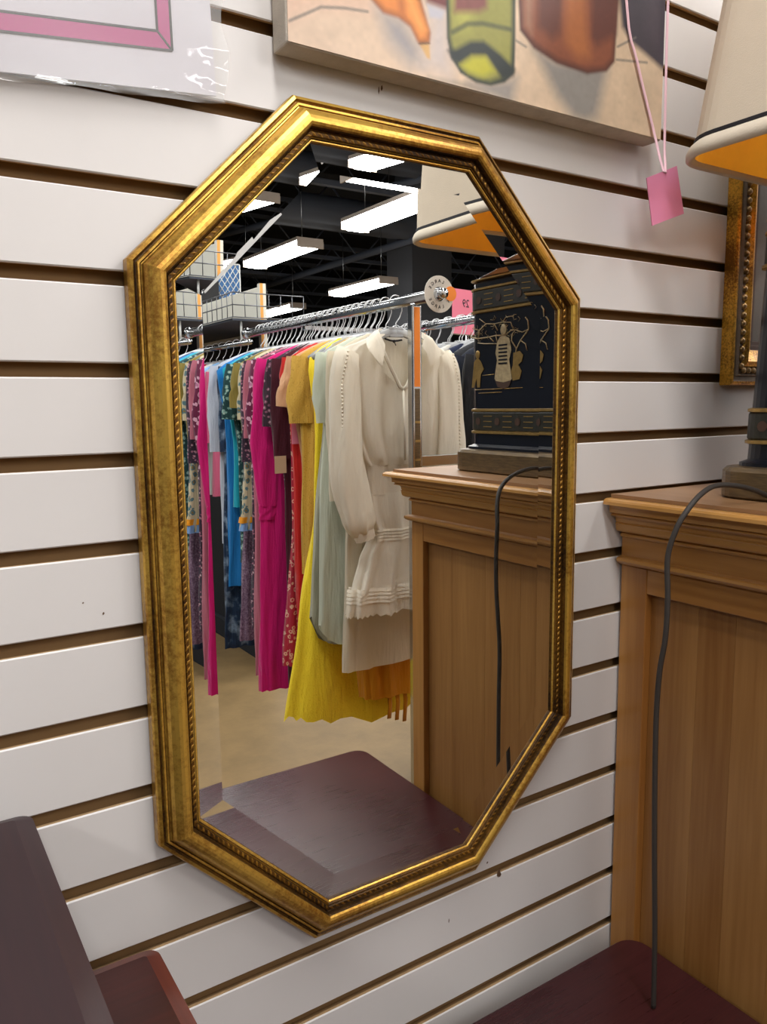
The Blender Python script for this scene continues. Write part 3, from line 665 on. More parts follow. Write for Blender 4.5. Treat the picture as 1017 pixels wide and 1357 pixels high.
put(dark, '39313A', .004); put([(.79, 2.1), (.80, 1.90), (.83, 1.88), (.84, 2.1)], '453B44', .01, .8)
put([(.44, 2.16), (.479, 1.859), (.483, 1.852), (.52, 1.852), (.52, 2.16)], '6E3230', .004)
put([(.483, 1.851), (.504, 1.85), (.501, 1.842), (.486, 1.84)], 'B9B5BC', .002); 
veg = [(.40, 1.95), (.413, 1.843), (.432, 1.831), (.449, 1.831), (.463, 1.826), (.472, 1.814), (.476, 1.812), (.486, 1.817), (.487, 1.826), (.481, 1.841), (.474, 1.858), (.46, 1.95)]
put(veg, '8A4A20', .002); put([(.408, 1.95), (.418, 1.845), (.434, 1.8345), (.452, 1.834), (.465, 1.829), (.473, 1.817), (.483, 1.819), (.484, 1.828), (.477, 1.842), (.470, 1.858), (.455, 1.95)], 'D98238', .004)
put([(.455, 1.87), (.461, 1.84), (.476, 1.822), (.481, 1.828), (.468, 1.85), (.464, 1.87)], 'EDA050', .006, .8)
put([(.448, 1.86), (.450, 1.836), (.457, 1.834), (.455, 1.86)], 'A85A28', .004, .7)
put([(.4735, 1.8135), (.4855, 1.8165), (.4865, 1.802), (.4825, 1.8025)], 'D0A468', .0015); line([(.4735, 1.8135), (.4855, 1.8165)], '503018', .0012)
bot = [(.505, 1.95), (.506, 1.866), (.507, 1.826), (.512, 1.809), (.524, 1.797), (.544, 1.792), (.564, 1.793), (.583, 1.8), (.596, 1.812), (.597, 1.846), (.596, 1.95)]
put(bot, '32392A', .0015); b2_ = [(.510, 1.95), (.5105, 1.866), (.5115, 1.828), (.516, 1.813), (.527, 1.802), (.545, 1.797), (.563, 1.798), (.579, 1.805), (.5905, 1.815), (.5915, 1.846), (.5905, 1.95)]
put(b2_, '8E8B42', .003); put([(.515, 1.87), (.518, 1.835), (.535, 1.84), (.545, 1.87)], 'B0AC50', .008, .7)
put([(.508, 1.815), (.519, 1.819), (.537, 1.830), (.554, 1.834), (.577, 1.826), (.597, 1.816), (.595, 1.809), (.58, 1.802), (.568, 1.812), (.559, 1.820), (.539, 1.815), (.524, 1.804), (.513, 1.808)], '222A28', .003)
put([(.524, 1.805), (.539, 1.816), (.556, 1.8195), (.569, 1.808), (.554, 1.8), (.534, 1.8)], 'B4AE2E', .004)
line([(.514, 1.833), (.533, 1.845), (.553, 1.850), (.59, 1.853)], '3E4430', .003); put([(.516, 1.852), (.519, 1.95), (.558, 1.95), (.558, 1.866), (.548, 1.86)], '7E4640', .004)
pot = [(.598, 1.95), (.6, 1.889), (.603, 1.855), (.623, 1.842), (.657, 1.834), (.705, 1.833), (.736, 1.842), (.749, 1.855), (.753, 1.928), (.753, 1.96)]
put(pot, '4A2018', .002); put([(.603, 1.95), (.605, 1.889), (.608, 1.859), (.626, 1.847), (.659, 1.839), (.704, 1.838), (.733, 1.846), (.745, 1.858), (.749, 1.928), (.749, 1.96)], '80452A', .004)
put([(.627, 1.95), (.629, 1.865), (.65, 1.857), (.662, 1.866), (.667, 1.95)], '54281E', .006, .85); put([(.709, 1.95), (.709, 1.871), (.72, 1.866), (.75, 1.885), (.753, 1.95)], '52241C', .006, .85)
put([(.668, 1.93), (.670, 1.858), (.69, 1.846), (.709, 1.852), (.702, 1.885), (.697, 1.93)], 'A5602F', .008, .9); put([(.608, 1.93), (.61, 1.862), (.62, 1.855), (.622, 1.93)], '9A7058', .006, .8)
for l_ in ([(.334, 1.801), (.351, 1.811), (.366, 1.82), (.39, 1.825), (.415, 1.828)], [(.598, 1.844), (.612, 1.841)], [(.752, 1.858), (.805, 1.866)], [(.753, 1.872), (.784, 1.889)]): line(l_, '6A6660', .0016)
Cc = np.clip(Cc*(1+(smooth_noise(120, 60)*.03)[..., None]), 0, 1)
V = [(x, -.0302, z) for z in zs for x in xs]
me = bpy.data.meshes.new('painted_front')
me.from_pydata([tuple(Vector(p)-Vector(cv.location)) for p in V], [], [(r_*nx+c, r_*nx+c+1, (r_+1)*nx+c+1, (r_+1)*nx+c) for r_ in range(nz-1) for c in range(nx-1)])
at = me.color_attributes.new('paint', 'FLOAT_COLOR', 'POINT'); at.data.foreach_set('color', np.concatenate([Cc, np.ones((nz, nx, 1))], 2).astype(np.float32).ravel())
mt, nt, b = newmat('oil_paint'); an = nt.nodes.new('ShaderNodeVertexColor'); an.layer_name = 'paint'; nt.links.new(an.outputs[0], b.inputs['Base Color']); b.inputs['Roughness'].default_value = .55; me.materials.append(mt)
link('painted_front', me).parent = cv
# price tag on a ribbon hooked over the canvas corner
tg = thing('price_tag', 'blank pink price tag hanging on a pale pink ribbon from the canvas corner', 'tag', (.826, -.05, 1.678))
t_ = MB(); q = [(.7861, 1.7285), (.8404, 1.7499), (.8654, 1.6987), (.8066, 1.678)]
t_.loops([[(x, y+(.006 if z < 1.71 else 0), z) for x, z in q] for y in (-.0505, -.0495)], cap0=True, cap1=True); part(t_, 'card', 'tagpink', tg)
for pts in ([(.738, -.0335, 2.16), (.7623, -.0335, 1.9217), (.7834, -.0335, 1.8619), (.8154, -.034, 1.7927), (.818, -.044, 1.755), (.8165, -.0512, 1.739)], [(.836, -.034, 2.16), (.8345, -.034, 1.9387), (.8355, -.034, 1.8555), (.8363, -.035, 1.7752), (.826, -.045, 1.752), (.8180, -.0515, 1.739)]):
    part(MB().tube(smoothpath(pts, 4), .0024, 6, ry=.0007, ref=(1, 0, 0)), 'ribbon', 'ribbon', tg)

# ------------------------------------------------------------------ bagged print at the upper left
bp_ = thing('bagged_print', 'white sheet with a pink printed border in a clear plastic bag, upper left', 'print', (.0, -.006, 1.69))
sx = [(-.25, 1.69), (.1024, 1.7195), (.274, 1.7345), (.262, 1.82), (.25, 2.05), (-.25, 2.03)]
mbp = MB(); mbp.loops([[(x, y, z) for x, z in [(-.25, 1.690), (.1024, 1.7197), (.273, 1.7348), (.262, 2.06), (-.25, 2.03)]] for y in (-.0085, -.007)], cap0=True, cap1=True); part(mbp, 'sheet', 'paper', bp_)
def pstrip(a, b_, c, d, name, mat, y=-.0088): part(MB().add([(p[0], y, p[1]) for p in (a, b_, c, d)], [(0, 1, 2, 3)]), name, mat, bp_)
o1, o2 = (.2356, 1.7629), (.2236, 1.7756)
pstrip((-.25, 1.708), o1, o2, (-.25, 1.722), 'pink_border', 'pink'); pstrip(o1, (.2315, 2.02), (.2205, 2.01), o2, 'pink_border', 'pink')
for a, b_ in (((-.25, 1.708), o1), (o2, (-.25, 1.722)), (o1, (.2315, 2.02)), (o2, (.2205, 2.01)), (o1, o2)):
    a3, b3 = Vector((a[0], -.0090, a[1])), Vector((b_[0], -.0090, b_[1])); part(MB().tube([a3, b3], .0010, 4, ry=.0002, ref=(0, 0, 1)), 'border_line', 'ink', bp_)
fm = MB(); fx_ = np.linspace(-.25, .281, 60); fz = [1.0]*0
rows_ = []
for jz in range(26):
    t = jz/25; row = []
    for x in fx_:
        zb = 1.683+.044*((x+.25)/.53); z = zb+(2.05-zb)*t**1.8
        e = max(0, 1-(.281-x)/.03); low = max(0, 1-t/.15)
        y = -.0135-.0022*math.sin(x*90+jz*1.7)*max(e, low)-.0012*math.sin(x*31+z*60)-.003*low*math.sin(x*24+1)**2
        row.append((x+.003*math.sin(z*90)*e, y, z))
    rows_.append(row)
fm.loops(rows_, 0, True, closed=False); part(fm, 'plastic_bag', 'film', bp_)

# ------------------------------------------------------------------ double clothes rack
RX, RX2, RZ = 1.262, 1.74, 1.75
rack = thing('clothes_rack', 'chrome double clothes rack with orange striped post seen in the mirror', 'rack', (1.5, -1.63, 0))
def orect(hx, hz, n=3):
    return None
for x in (RX, RX2):
    part(MB().tube([(x, -1.0, RZ), (x, -2.245, RZ)], .016, 12, ry=.008, ref=(0, 0, 1)), 'hanging_rail', 'chrome', rack)
    part(MB().tube([(x, -2.245, RZ), (x, -2.262, RZ)], .021, 14), 'rail_end_cap', 'chrome', rack)
    part(MB().tube([(x, -1.0, RZ), (x, -.985, RZ)], .013, 14), 'rail_end_cap', 'chrome', rack)
    for y in ((-1.12,) if x == RX else (-1.12, -1.75)):
        p_ = part(MB().box((x-.016, y-.012, .1), (x+.016, y+.012, RZ-.017), 0, .003), 'post', 'chrome', rack)
        if y > -2:
            part(MB().box((x-.0095, y+.0121, 1.515), (x+.0095, y+.0128, RZ-.022)), 'orange_strip', 'orange', p_)
            sl = MB(); sl.box((x-.0085, y+.0121, .2), (x+.0085, y+.0126, 1.51)); part(sl, 'slot_channel', 'bronze', p_)
            for k in range(24): part(MB().box((x-.0085, y+.0124, .22+.052*k), (x+.0085, y+.0134, .226+.052*k)), 'slot_bar', 'lampgold', p_)
        part(MB().box((x-.02, y-.03, .04), (x+.02, y+.03, .1), 0, .004), 'foot', 'steel', rack)
        part(MB().tube([(x-.012, y, .028), (x+.012, y, .028)], .028, 14, smooth=False), 'caster', 'rubber', rack)
part(MB().box((RX-.012, -1.758, RZ-.03), (RX2-.016, -1.742, RZ-.014), 0, .002), 'bracket_bar', 'chrome', rack)
for y in (-1.12,):
    part(MB().box((RX+.016, y-.008, 1.295), (RX2-.016, y+.008, 1.325), 0, .002), 'crossbar', 'chrome', rack)
    part(MB().box((RX+.016, y-.01, .09), (RX2-.016, y+.01, .12), 0, .002), 'crossbar', 'chrome', rack)
for x in (RX2,): part(MB().box((x-.012, -1.74, .08), (x+.012, -1.13, .1), 0, .002), 'base_bar', 'steel', rack)
# size disc on the near end of the rail
dk = thing('size_disc', 'round white size divider with an orange sticker on the rail end', 'sign', (RX, -1.005, RZ-.05))
yd = -1.008; dm = MB(); nd = 32; oc = []
rings = []
for y in (yd-.001, yd+.001):
    rings.append([[(RX+r_*math.cos(2*math.pi*k/nd), y, RZ+r_*math.sin(2*math.pi*k/nd)) for k in range(nd)] for r_ in (.0185, .047)])
dm.loops([rings[0][0], rings[0][1], rings[1][1], rings[1][0], rings[0][0]]); part(dm, 'disc', 'disc', dk)
def letters(s, rad, a_mid, step, flip=False):
    lm = MB()
    for i, ch in enumerate(s):
        if ch == ' ': continue
        k = (i-(len(s)-1)/2)
        a = R(a_mid)+(-k*R(step) if not flip else k*R(step))
        vv, ff = textmesh(ch, .0125, .0003)
        rot = a-math.pi/2 if not flip else a+math.pi/2
        # local x points to -X so that the word reads from the side facing the wall (+y)
        V = []
        for v in vv:
            u, v2 = v.x*math.cos(rot)-v.y*math.sin(rot), v.x*math.sin(rot)+v.y*math.cos(rot)
            V.append((RX-(u+rad*math.cos(a)), yd+.0014+v.z, RZ+v2+rad*math.sin(a)))
        lm.add(V, ff)
    return lm
part(letters('X LARGE', .033, 90, 21), 'lettering', 'glyph', dk)
part(letters('X LARGE', .033, 270, 21, True), 'lettering', 'glyph', dk)
st = MB(); st.loops([[(RX+.036+.019*math.cos(2*math.pi*k/24), y, RZ+.003+.019*math.sin(2*math.pi*k/24)) for k in range(24)] for y in (yd+.0012, yd+.0022)], cap0=True, cap1=True)
part(st, 'orange_sticker', 'orange', dk)

# pink sign standing on the second rail
sg = thing('pink_sign', 'pink price sign with black figures on the farther rail', 'sign', (2.05, -1.9, 1.75))
d_ = Vector((math.cos(R(12)), -math.sin(R(12)), 0)); A = Vector((2.0, -1.90, 0)); nrm = Vector((d_.y, -d_.x, 0))
def sgp(u, z, off=0): p = A+d_*u-nrm*off; return (p.x, p.y, z)
mbs = MB(); mbs.loops([[sgp(0, 1.75, o_), sgp(.22, 1.75, o_), sgp(.22, 1.928, o_), sgp(0, 1.928, o_)] for o_ in (0, .002)], cap0=True, cap1=True); part(mbs, 'card', 'signpink', sg)
mbs = MB(); mbs.tube([sgp(.11, .0, -.01), sgp(.11, 1.76, -.01)], .008, 8); mbs.tube([sgp(0, 1.75, -.004), sgp(.22, 1.75, -.004)], .004, 6); part(mbs, 'sign_stand', 'chrome', sg)
part(MB().tube([sgp(.11, .0, -.01), sgp(.11, .012, -.01)], .13, 20, smooth=False), 'stand_foot', 'steel', sg)
for s_, u, z in (('29', .085, 1.872), ('7', .085, 1.81)):
    vv, ff = textmesh(s_, .045, .0003)
    part(MB().add([sgp(u-v.x, z+v.y, .0026+v.z) for v in vv], ff), 'lettering', 'glyph', sg)

# ------------------------------------------------------------------ hangers and garments
def hanger_mesh():
    hk = MB(); zc_ = RZ
    pts = [(0, 0, -.082), (0, 0, -.055)] + [(.0 + .0215*math.cos(R(a))*0, .0, 0) for a in []]
    arcp = [(.021*math.sin(R(a)), 0, .0005+.021*math.cos(R(a))) for a in range(-95, 121, 24)]
    pts = [(0, 0, -.088), (0, 0, -.055), (.012, 0, -.04), (.02, 0, -.02)] + [(p[0], 0, p[2]) for p in reversed(arcp)][1:]
    hk.tube(pts, .0017, 6)
    bd = MB()
    for s in (-1, 1):
        bd.tube([(0, 0, -.078), (s*.03, 0, -.083), (s*.07, 0, -.096), (s*.115, 0, -.12), (s*.155, 0, -.143)], [.011, .012, .011, .009, .007], 8, ry=.005, ref=(0, 0, 1))
    bd.box((-.024, -.004, -.095), (.024, .004, -.066), 0, .003)
    return hk.mesh('hook', 'hookmetal'), bd.mesh('hanger_body', 'hanger')
HK, HB = hanger_mesh()
def hanger(x, y, z, rz, label, group):
    t = thing('clothes_hanger', label, 'hanger', (x, y, z), group, rz)
    for nm, me in (('hook', HK), ('hanger_body', HB)):
        o = bpy.data.objects.new(nm, me); COL.objects.link(o); o.parent = t
    return t
def interp(rows, z):
    if z >= rows[0][0]: return rows[0][1:]
    for a, b_ in zip(rows[:-1], rows[1:]):
        if z >= b_[0]:
            t = (a[0]-z)/(a[0]-b_[0]); t = t*t*(3-2*t)*.5+t*.5
            return tuple(p+(q-p)*t for p, q in zip(a[1:], b_[1:]))
    return rows[-1][1:]
def cloth(rows, nr=26, n=44, m_=9, ph=0, ztop=None, zbot=None, sq=.75):
    """rows: (z, half width, half depth, fold, centre x) from top to bottom, local to the garment, z relative to the rail"""
    mb = MB(); zt0, zb0 = rows[0][0], rows[-1][0]; rings = []
    for i in range(nr+1):
        ring = []
        t = i/nr; t = t**1.15
        for k in range(n):
            a = 2*math.pi*k/n; c, s = math.cos(a), math.sin(a)
            zt = zt0+(ztop(c, s) if ztop else 0); zb = zb0+(zbot(c, s) if zbot else 0)
            z = zt+(zb-zt)*t
            hw, hd, am, cxx = interp(rows, z)
            fo = am*(math.cos(m_*a+ph+2.2*math.sin(z*5+ph))+.5*math.cos((m_*2-3)*a+ph*2+z*4))
            x = cxx+(hw+fo*.5)*math.copysign(abs(c)**sq, c); y = (hd+fo*.9)*math.copysign(abs(s)**sq, s)
            ring.append((x, y, z))
        rings.append(ring)
    mb.loops(rings, 0, True); return mb
def vneck(depth, wd): return lambda c, s: (-depth*max(0, 1-abs(c)/wd) if s > 0 else 0)
def sleeve(pts, rx, ry, n=18, m_=5, am=.004, ph=0):
    mb = MB(); P_ = smoothpath(pts, 5); N_ = len(P_); rings = []
    def li(l_, t): f = t*(len(l_)-1); i = min(int(f), len(l_)-2); return l_[i]+(l_[i+1]-l_[i])*(f-i)
    for i, p in enumerate(P_):
        tn = (P_[min(i+1, N_-1)]-P_[max(i-1, 0)]).normalized(); sd = Vector((0, 1, 0)); u = (tn.cross(sd)).normalized(); t = i/(N_-1)
        ring = []
        for k in range(n):
            a = 2*math.pi*k/n; fo = am*math.cos(m_*a+ph+3*math.sin(t*5))*min(1, t*3)
            ring.append(tuple(p+u*math.cos(a)*(li(rx, t)+fo)+sd*math.sin(a)*(li(ry, t)+fo)))
        rings.append(ring)
    mb.loops(rings, 0, True); return mb
def gpart(mb, name, mat, parent, zoff=0, **kw):
    o = bpy.data.objects.new(name, mb.mesh(name, mat)); COL.objects.link(o); o.parent = parent
    if zoff: o.location = (0, 0, zoff)
    for k, v in kw.items(): o[k] = v
    return o
FAB = {}
def fab(*a, **k):
    key = str(a)+str(k)
    if key not in FAB: FAB[key] = fabric('cloth_'+str(len(FAB)+1), *a, **k)
    return FAB[key]
def garment(label, y, f, hem, sh=.2, hemw=.2, waist=None, sl=None, dep=.015, fold=.009, m_=11, rz=0, x=RX, z=RZ, cat='dress', group='clothes on the near rail of the rack', name='dress', neck=.066, hd_hem=None, cxh=0, zbot=None, ztop=None, hl=None, hg=None, tagc=None, slf=None, nr=26):
    """hem: height of the hem above the floor; sl: list of (cuff height, out, radius)"""
    hz = hem-z
    t = thing(name, label, cat, (x, y, hem), group, rz); zo = z-hem
    rows = [(-.083, neck, dep, 0, 0), (-.10, neck+.045, dep, 0, 0), (-.125, sh*.82, dep, fold*.3, 0), (-.15, sh, dep, fold*.5, 0), (-.2, sh*.97, dep, fold*.7, 0), (-.3, sh*.9, dep, fold, 0)]
    wz = waist[0]-z if waist else -.45; ww = waist[1] if waist else (sh*.85+hemw)/2
    rows += [(wz, ww, dep, fold*.8, cxh*.4), ((wz+hz)/2, (ww+hemw)/2, (dep+(hd_hem or dep))/2, fold, cxh*.7), (hz, hemw, hd_hem or dep, fold*1.3, cxh)]
    ph = random.uniform(0, 6)
    bd = gpart(cloth(rows, nr, 44, m_, ph, ztop or vneck(.05, .8), zbot), 'bodice_and_skirt' if cat == 'dress' else 'body', f, t, zo)
    if sl:
        for s in (-1, 1):
            cz, out, r_ = sl[:3]; zc_ = cz-z
            ce_ = sh+out+.012-r_; sp_ = [(s*sh*.8, 0, -.138), (s*(sh-.035), 0, -.19), (s*(ce_*.6+(sh-.035)*.4), 0, (zc_-.19)/2), (s*ce_, 0, zc_)]
            so = gpart(sleeve(sp_, [.042, .046, r_, r_*(.55 if len(sl) > 3 else .95)], [dep, dep+.004, dep+.003, dep+.001], ph=ph+s), 'sleeve', slf or f, t, zo)
            if len(sl) > 3 and sl[3]:
                cu = sleeve([(s*ce_, 0, zc_+.004), (s*ce_, 0, zc_-.02), (s*ce_, 0, zc_-.045)], [r_*.6]*3, [dep*.9]*3, am=.002); gpart(cu, 'cuff', slf or f, so)
    if tagc:
        tx, tz, tw, th, mat = tagc
        gpart(MB().box((tx-tw/2, dep+.006, tz-z-th), (tx+tw/2, dep+.0068, tz-z)), 'price_tag', mat, t, zo)
    if hl is None: hl = 'clear plastic hanger with chrome hook among the crowded near rail'; hg = 'hangers on the near rail'
    hanger(x, y, z, rz+random.uniform(-.05, .05), hl, hg)
    return t
IV = fab('F3ECDD', sheer=.35); IV2 = fab('E8DEC8', sheer=.35); LACE = fab('F0E7D6', 'lace', 'CFC4AC', scale=220, sheer=.35)
# 1: ivory V-neck dress at the front, built piece by piece
t = thing('dress', 'ivory long sleeved V-neck dress with tiered lace hem, foremost on the rack', 'dress', (RX, -1.21, .87), 'clothes on the near rail of the rack'); zo = RZ-.87
rows = [(-.088, .066, .02, 0, 0), (-.105, .11, .02, .001, 0), (-.125, .165, .022, .002, 0), (-.15, .195, .024, .003, 0), (-.25, .185, .028, .006, 0), (-.36, .17, .03, .011, 0), (-.43, .15, .028, .010, .01), (-.452, .135, .022, .007, .015)]
gpart(cloth(rows, 30, 96, 13, .4, vneck(.15, .62)), 'bodice', IV, t, zo)
gpart(cloth([(-.45, .137, .022, .003, .015), (-.49, .135, .022, .003, .015), (-.535, .14, .023, .003, .012)], 10, 72, 22, 1), 'waistband', LACE, t, zo)
gpart(cloth([(-.53, .14, .023, .004, .012), (-.60, .13, .026, .008, .02), (-.64, .125, .027, .008, .03)], 14, 72, 10, 2), 'skirt_tier', IV, t, zo)
for k in range(4): gpart(cloth([(-.634-.009*k, .127+.001*k, .029, .007, .03), (-.641-.009*k, .129+.001*k, .031, .007, .03)], 3, 72, 10, 2), 'pin_tuck', IV, t, zo)
gpart(cloth([(-.66, .128, .028, .007, .03), (-.72, .145, .031, .011, .02), (-.80, .16, .034, .013, .01), (-.835, .168, .035, .013, .0)], 16, 72, 10, 2), 'skirt_tier', IV, t, zo)
for k in range(4): gpart(cloth([(-.80-.011*k, .164+.0015*k, .037, .012, 0), (-.809-.011*k, .167+.0015*k, .039, .012, 0)], 3, 72, 10, 2), 'pin_tuck', IV, t, zo)
gpart(cloth([(-.842, .17, .036, .012, 0), (-.88, .175, .037, .014, 0)], 5, 80, 10, 2, zbot=lambda c, s: .004*math.cos(40*math.atan2(s, c))), 'lace_hem', LACE, t, zo)
for s in (-1, 1):
    sp_ = [(s*.155, .0, -.138), (s*.172, .006, -.19), (s*.178, .012, -.33), (s*.176, .018, -.47), (s*.15, .03, -.60), (s*.138, .032, -.635)]
    so = gpart(sleeve(sp_, [.036, .044, .046, .052, .046, .028], [.022, .028, .03, .033, .03, .02], 22, 6, .006, s), 'sleeve', IV, t, zo)
    gpart(sleeve([(s*.139, .032, -.63), (s*.132, .033, -.655)], [.032, .03], [.022, .022], 18, 9, .002), 'cuff', LACE, so)
    bd = MB()
    for q in range(34):
        u = q/33; z_ = -.14-.33*u; xx = s*(.186+.022*min(1, u*4)); bd.ball((xx-s*.008, .034+.004*u, z_), .0042, 6, 4, 0, (1, .6, .8))
    gpart(bd, 'beaded_trim', IV, so, kind='stuff')
    # collar flap
    cf = MB(); top = [(s*.02, -.016, -.078), (s*.055, .002, -.072), (s*.076, .03, -.084), (s*.062, .038, -.118)]
    bot = [(s*.05, -.028, -.092), (s*.105, .012, -.102), (s*.122, .048, -.135), (s*.082, .052, -.178)]
    cf.loops([[Vector(p) for p in smoothpath(top, 4)], [(Vector(a)+Vector(b_))/2+Vector((0, .006, .006)) for a, b_ in zip(smoothpath(top, 4), smoothpath(bot, 4))], [Vector(p) for p in smoothpath(bot, 4)]], 0, True, closed=False)
    gpart(cf, 'collar', IV, t, zo)
    pk = MB(); pk.tube([(s*.07, .027, -.118), (s*.045, .03, -.17), (s*.012, .034, -.232), (0, .034, -.24)], .006, 6, ry=.002); gpart(pk, 'neck_facing', IV, t, zo)
gpart(MB().tube([(0, .033, -.235), (0, .038, -.34), (.004, .036, -.44)], .004, 6, ry=.002), 'placket', IV, t, zo)
bw = MB(); bw.tube([(-.03, -.012, -.098), (-.012, -.011, -.103), (0, -.011, -.104), (.012, -.011, -.103), (.028, -.012, -.1)], .0028, 5); bw.ball((0, -.01, -.105), .005, 6, 4); bw.tube([(0, -.01, -.106), (.006, -.01, -.116)], .0015, 5); gpart(bw, 'neck_label', 'glyph', t, zo)
hanger(RX, -1.21, RZ, .04, 'clear plastic hanger under the ivory V-neck dress at the rail front', None)
# 2..: the rest of the near rail, front to back
NR = [
 dict(label='plain ivory dress hanging just behind the tiered ivory dress', y=-1.262, f=IV2, hem=.69, sh=.19, hemw=.165, waist=(1.28, .14), fold=.004, sl=(1.2, .0, .05)),
 dict(label='mustard pleated dress whose seamed hem shows below the ivory dresses', y=-1.345, f=fab('D08A12', 'plain'), hem=.56, sh=.17, hemw=.15, cxh=.10, waist=(1.1, .14), hd_hem=.05, fold=.007, m_=14),
 dict(label='pale mint short sleeved shirt dress with curved hem beside the ivory dress', y=-1.312, f=fab('DDE4D4', sheer=.3), hem=.76, sh=.2, hemw=.215, waist=(1.2, .2), fold=.005, sl=(1.42, .0, .055), zbot=lambda c, s: .07*abs(c)**6),
 dict(label='grey-green sleeveless tunic with a rounded hem under the mint shirt', y=-1.382, f=fab('A9A894'), hem=.74, sh=.16, hemw=.215, waist=(1.1, .19), fold=.005, zbot=lambda c, s: .10*abs(c)**5),
 dict(label='bright yellow flared dress with scalloped eyelet hem', y=-1.425, f=fab('FFE234', 'lace', 'EBC81C', scale=90), hem=.46, sh=.165, hemw=.275, waist=(1.15, .16), fold=.010, m_=7, hd_hem=.05, zbot=lambda c, s: .022*abs(math.sin(8*math.atan2(s, c)))+.045*max(0, -c)),
 dict(label='mustard lace top with elbow sleeves beside the mint shirt', y=-1.463, f=fab('CFA548', 'lace', '9A7020', scale=120), hem=.95, sh=.195, hemw=.18, sl=(1.415, .012, .06), cat='top', name='top'),
 dict(label='tan short sleeved dress with a wide cuffed sleeve', y=-1.50, f=fab('D2A27C'), hem=.8, sh=.2, hemw=.15, sl=(1.46, .03, .06)),
 dict(label='scarlet wrap dress between the tan and red print dresses', y=-1.54, f=fab('C42420'), hem=.72, sh=.19, hemw=.165, waist=(1.2, .165), sl=(1.5, .0, .05), tagc=(-.16, 1.42, .035, .07, 'tagpink')),
 dict(label='red and cream block print dress with a flared hem', y=-1.578, f=fab('A8243A', 'floral', 'D8A890', 'B83048', scale=55), hem=.63, sh=.17, hemw=.205, waist=(1.1, .16), hd_hem=.025),
 dict(label='long maroon dress with a cream price tag', y=-1.615, f=fab('43101F'), hem=.50, sh=.19, hemw=.165, waist=(1.2, .16), sl=(1.3, .0, .045), tagc=(-.185, 1.31, .04, .055, 'tagcream')),
 dict(label='black and pink floral short sleeved dress beside the magenta dress', y=-1.65, f=fab('3A2A36', 'floral', '8A5A70', 'C0A0A8', scale=70), hem=.62, sh=.195, hemw=.14, waist=(1.2, .15), sl=(1.40, .015, .05)),
 dict(label='hot magenta pleated long sleeved maxi dress', y=-1.69, f=fab('D01274'), hem=.51, sh=.21, hemw=.235, waist=(1.13, .215), fold=.009, m_=16, sl=(1.14, .022, .06, 1)),
 dict(label='plum and lilac flower print dress with long sleeves', y=-1.735, f=fab('6A2848', 'floral', 'D8B0C4', 'B8789C', scale=42), hem=.80, sh=.21, hemw=.19, sl=(1.31, .02, .05, 1)),
 dict(label='dusty rose long sleeved dress behind the plum flower print', y=-1.78, f=fab('B86A7C'), hem=.54, sh=.21, hemw=.215, waist=(1.1, .2), sl=(1.36, .01, .045)),
 dict(label='black dress with tiny pink and white sprigs', y=-1.825, f=fab('3C3040', 'floral', 'A06A80', 'C8C0C0', scale=90), hem=.70, sh=.205, hemw=.205, sl=(1.28, .01, .045)),
 dict(label='cream tropical print tunic edged with orange and blue bands', y=-1.868, f=fab('CFC3A2', 'floral', '5E7F86', '8A7A50', scale=38), hem=1.04, sh=.19, hemw=.215, sl=(1.42, .01, .05), cat='top', name='tunic'),
 dict(label='olive khaki blouse with rolled sleeves', y=-1.905, f=fab('8C7D3E'), hem=1.1, sh=.2, hemw=.18, sl=(1.46, .01, .05), cat='top', name='blouse'),
 dict(label='grey lilac speckled long dress', y=-1.945, f=fab('7A6078', 'mottle', '5A4058', 'A08AA0', scale=150), hem=.62, sh=.18, hemw=.2, waist=(1.1, .17)),
 dict(label='dark teal and white print short sleeved dress', y=-1.985, f=fab('24484A', 'floral', '7FA8A0', 'B8C8BC', scale=60), hem=.9, sh=.2, hemw=.17, sl=(1.42, .015, .05)),
 dict(label='turquoise blouse showing at its bright collar', y=-2.02, f=fab('1FA8C0'), hem=1.1, sh=.195, hemw=.17, cat='top', name='blouse'),
 dict(label='cobalt blue sleeveless maxi dress', y=-2.058, f=fab('1E7CC4'), hem=.80, sh=.205, hemw=.19, waist=(1.15, .18)),
 dict(label='navy tie-dye maxi dress near the rail end', y=-2.095, f=fab('1C3450', 'mottle', '12203A', '8AA0B8', scale=22), hem=.55, sh=.18, hemw=.2, sl=(1.3, 0, .045)),
 dict(label='pale blue-white long sleeved dress last on the near rail', y=-2.13, f=fab('C4CCDC'), hem=.95, sh=.2, hemw=.18, sl=(1.3, .01, .05)),
]
for d in NR:
    d.setdefault('rz', random.uniform(-.05, .05)); t = garment(**d)
    if d['name'] == 'tunic' if 'name' in d else False:
        for za, zb, cc in ((1.085, 1.064, 'E89A20'), (1.064, 1.036, '7FA6D8')): gpart(cloth([(za-RZ, .214, .019, .010, 0), (zb-RZ, .219, .020, .011, 0)], 3, 44, 11, 0), 'hem_band', fab(cc), t, RZ-1.04)
    if d['label'].startswith('mustard pleated'):
        for k in range(3): gpart(MB().tube([(.03+.03*k, .03, .02), (.032+.03*k, .035, -.03), (.028+.03*k, .033, -.075-.012*k)], .008, 6, ry=.0015, ref=(1, 0, 0)), 'tie', d['f'], t)
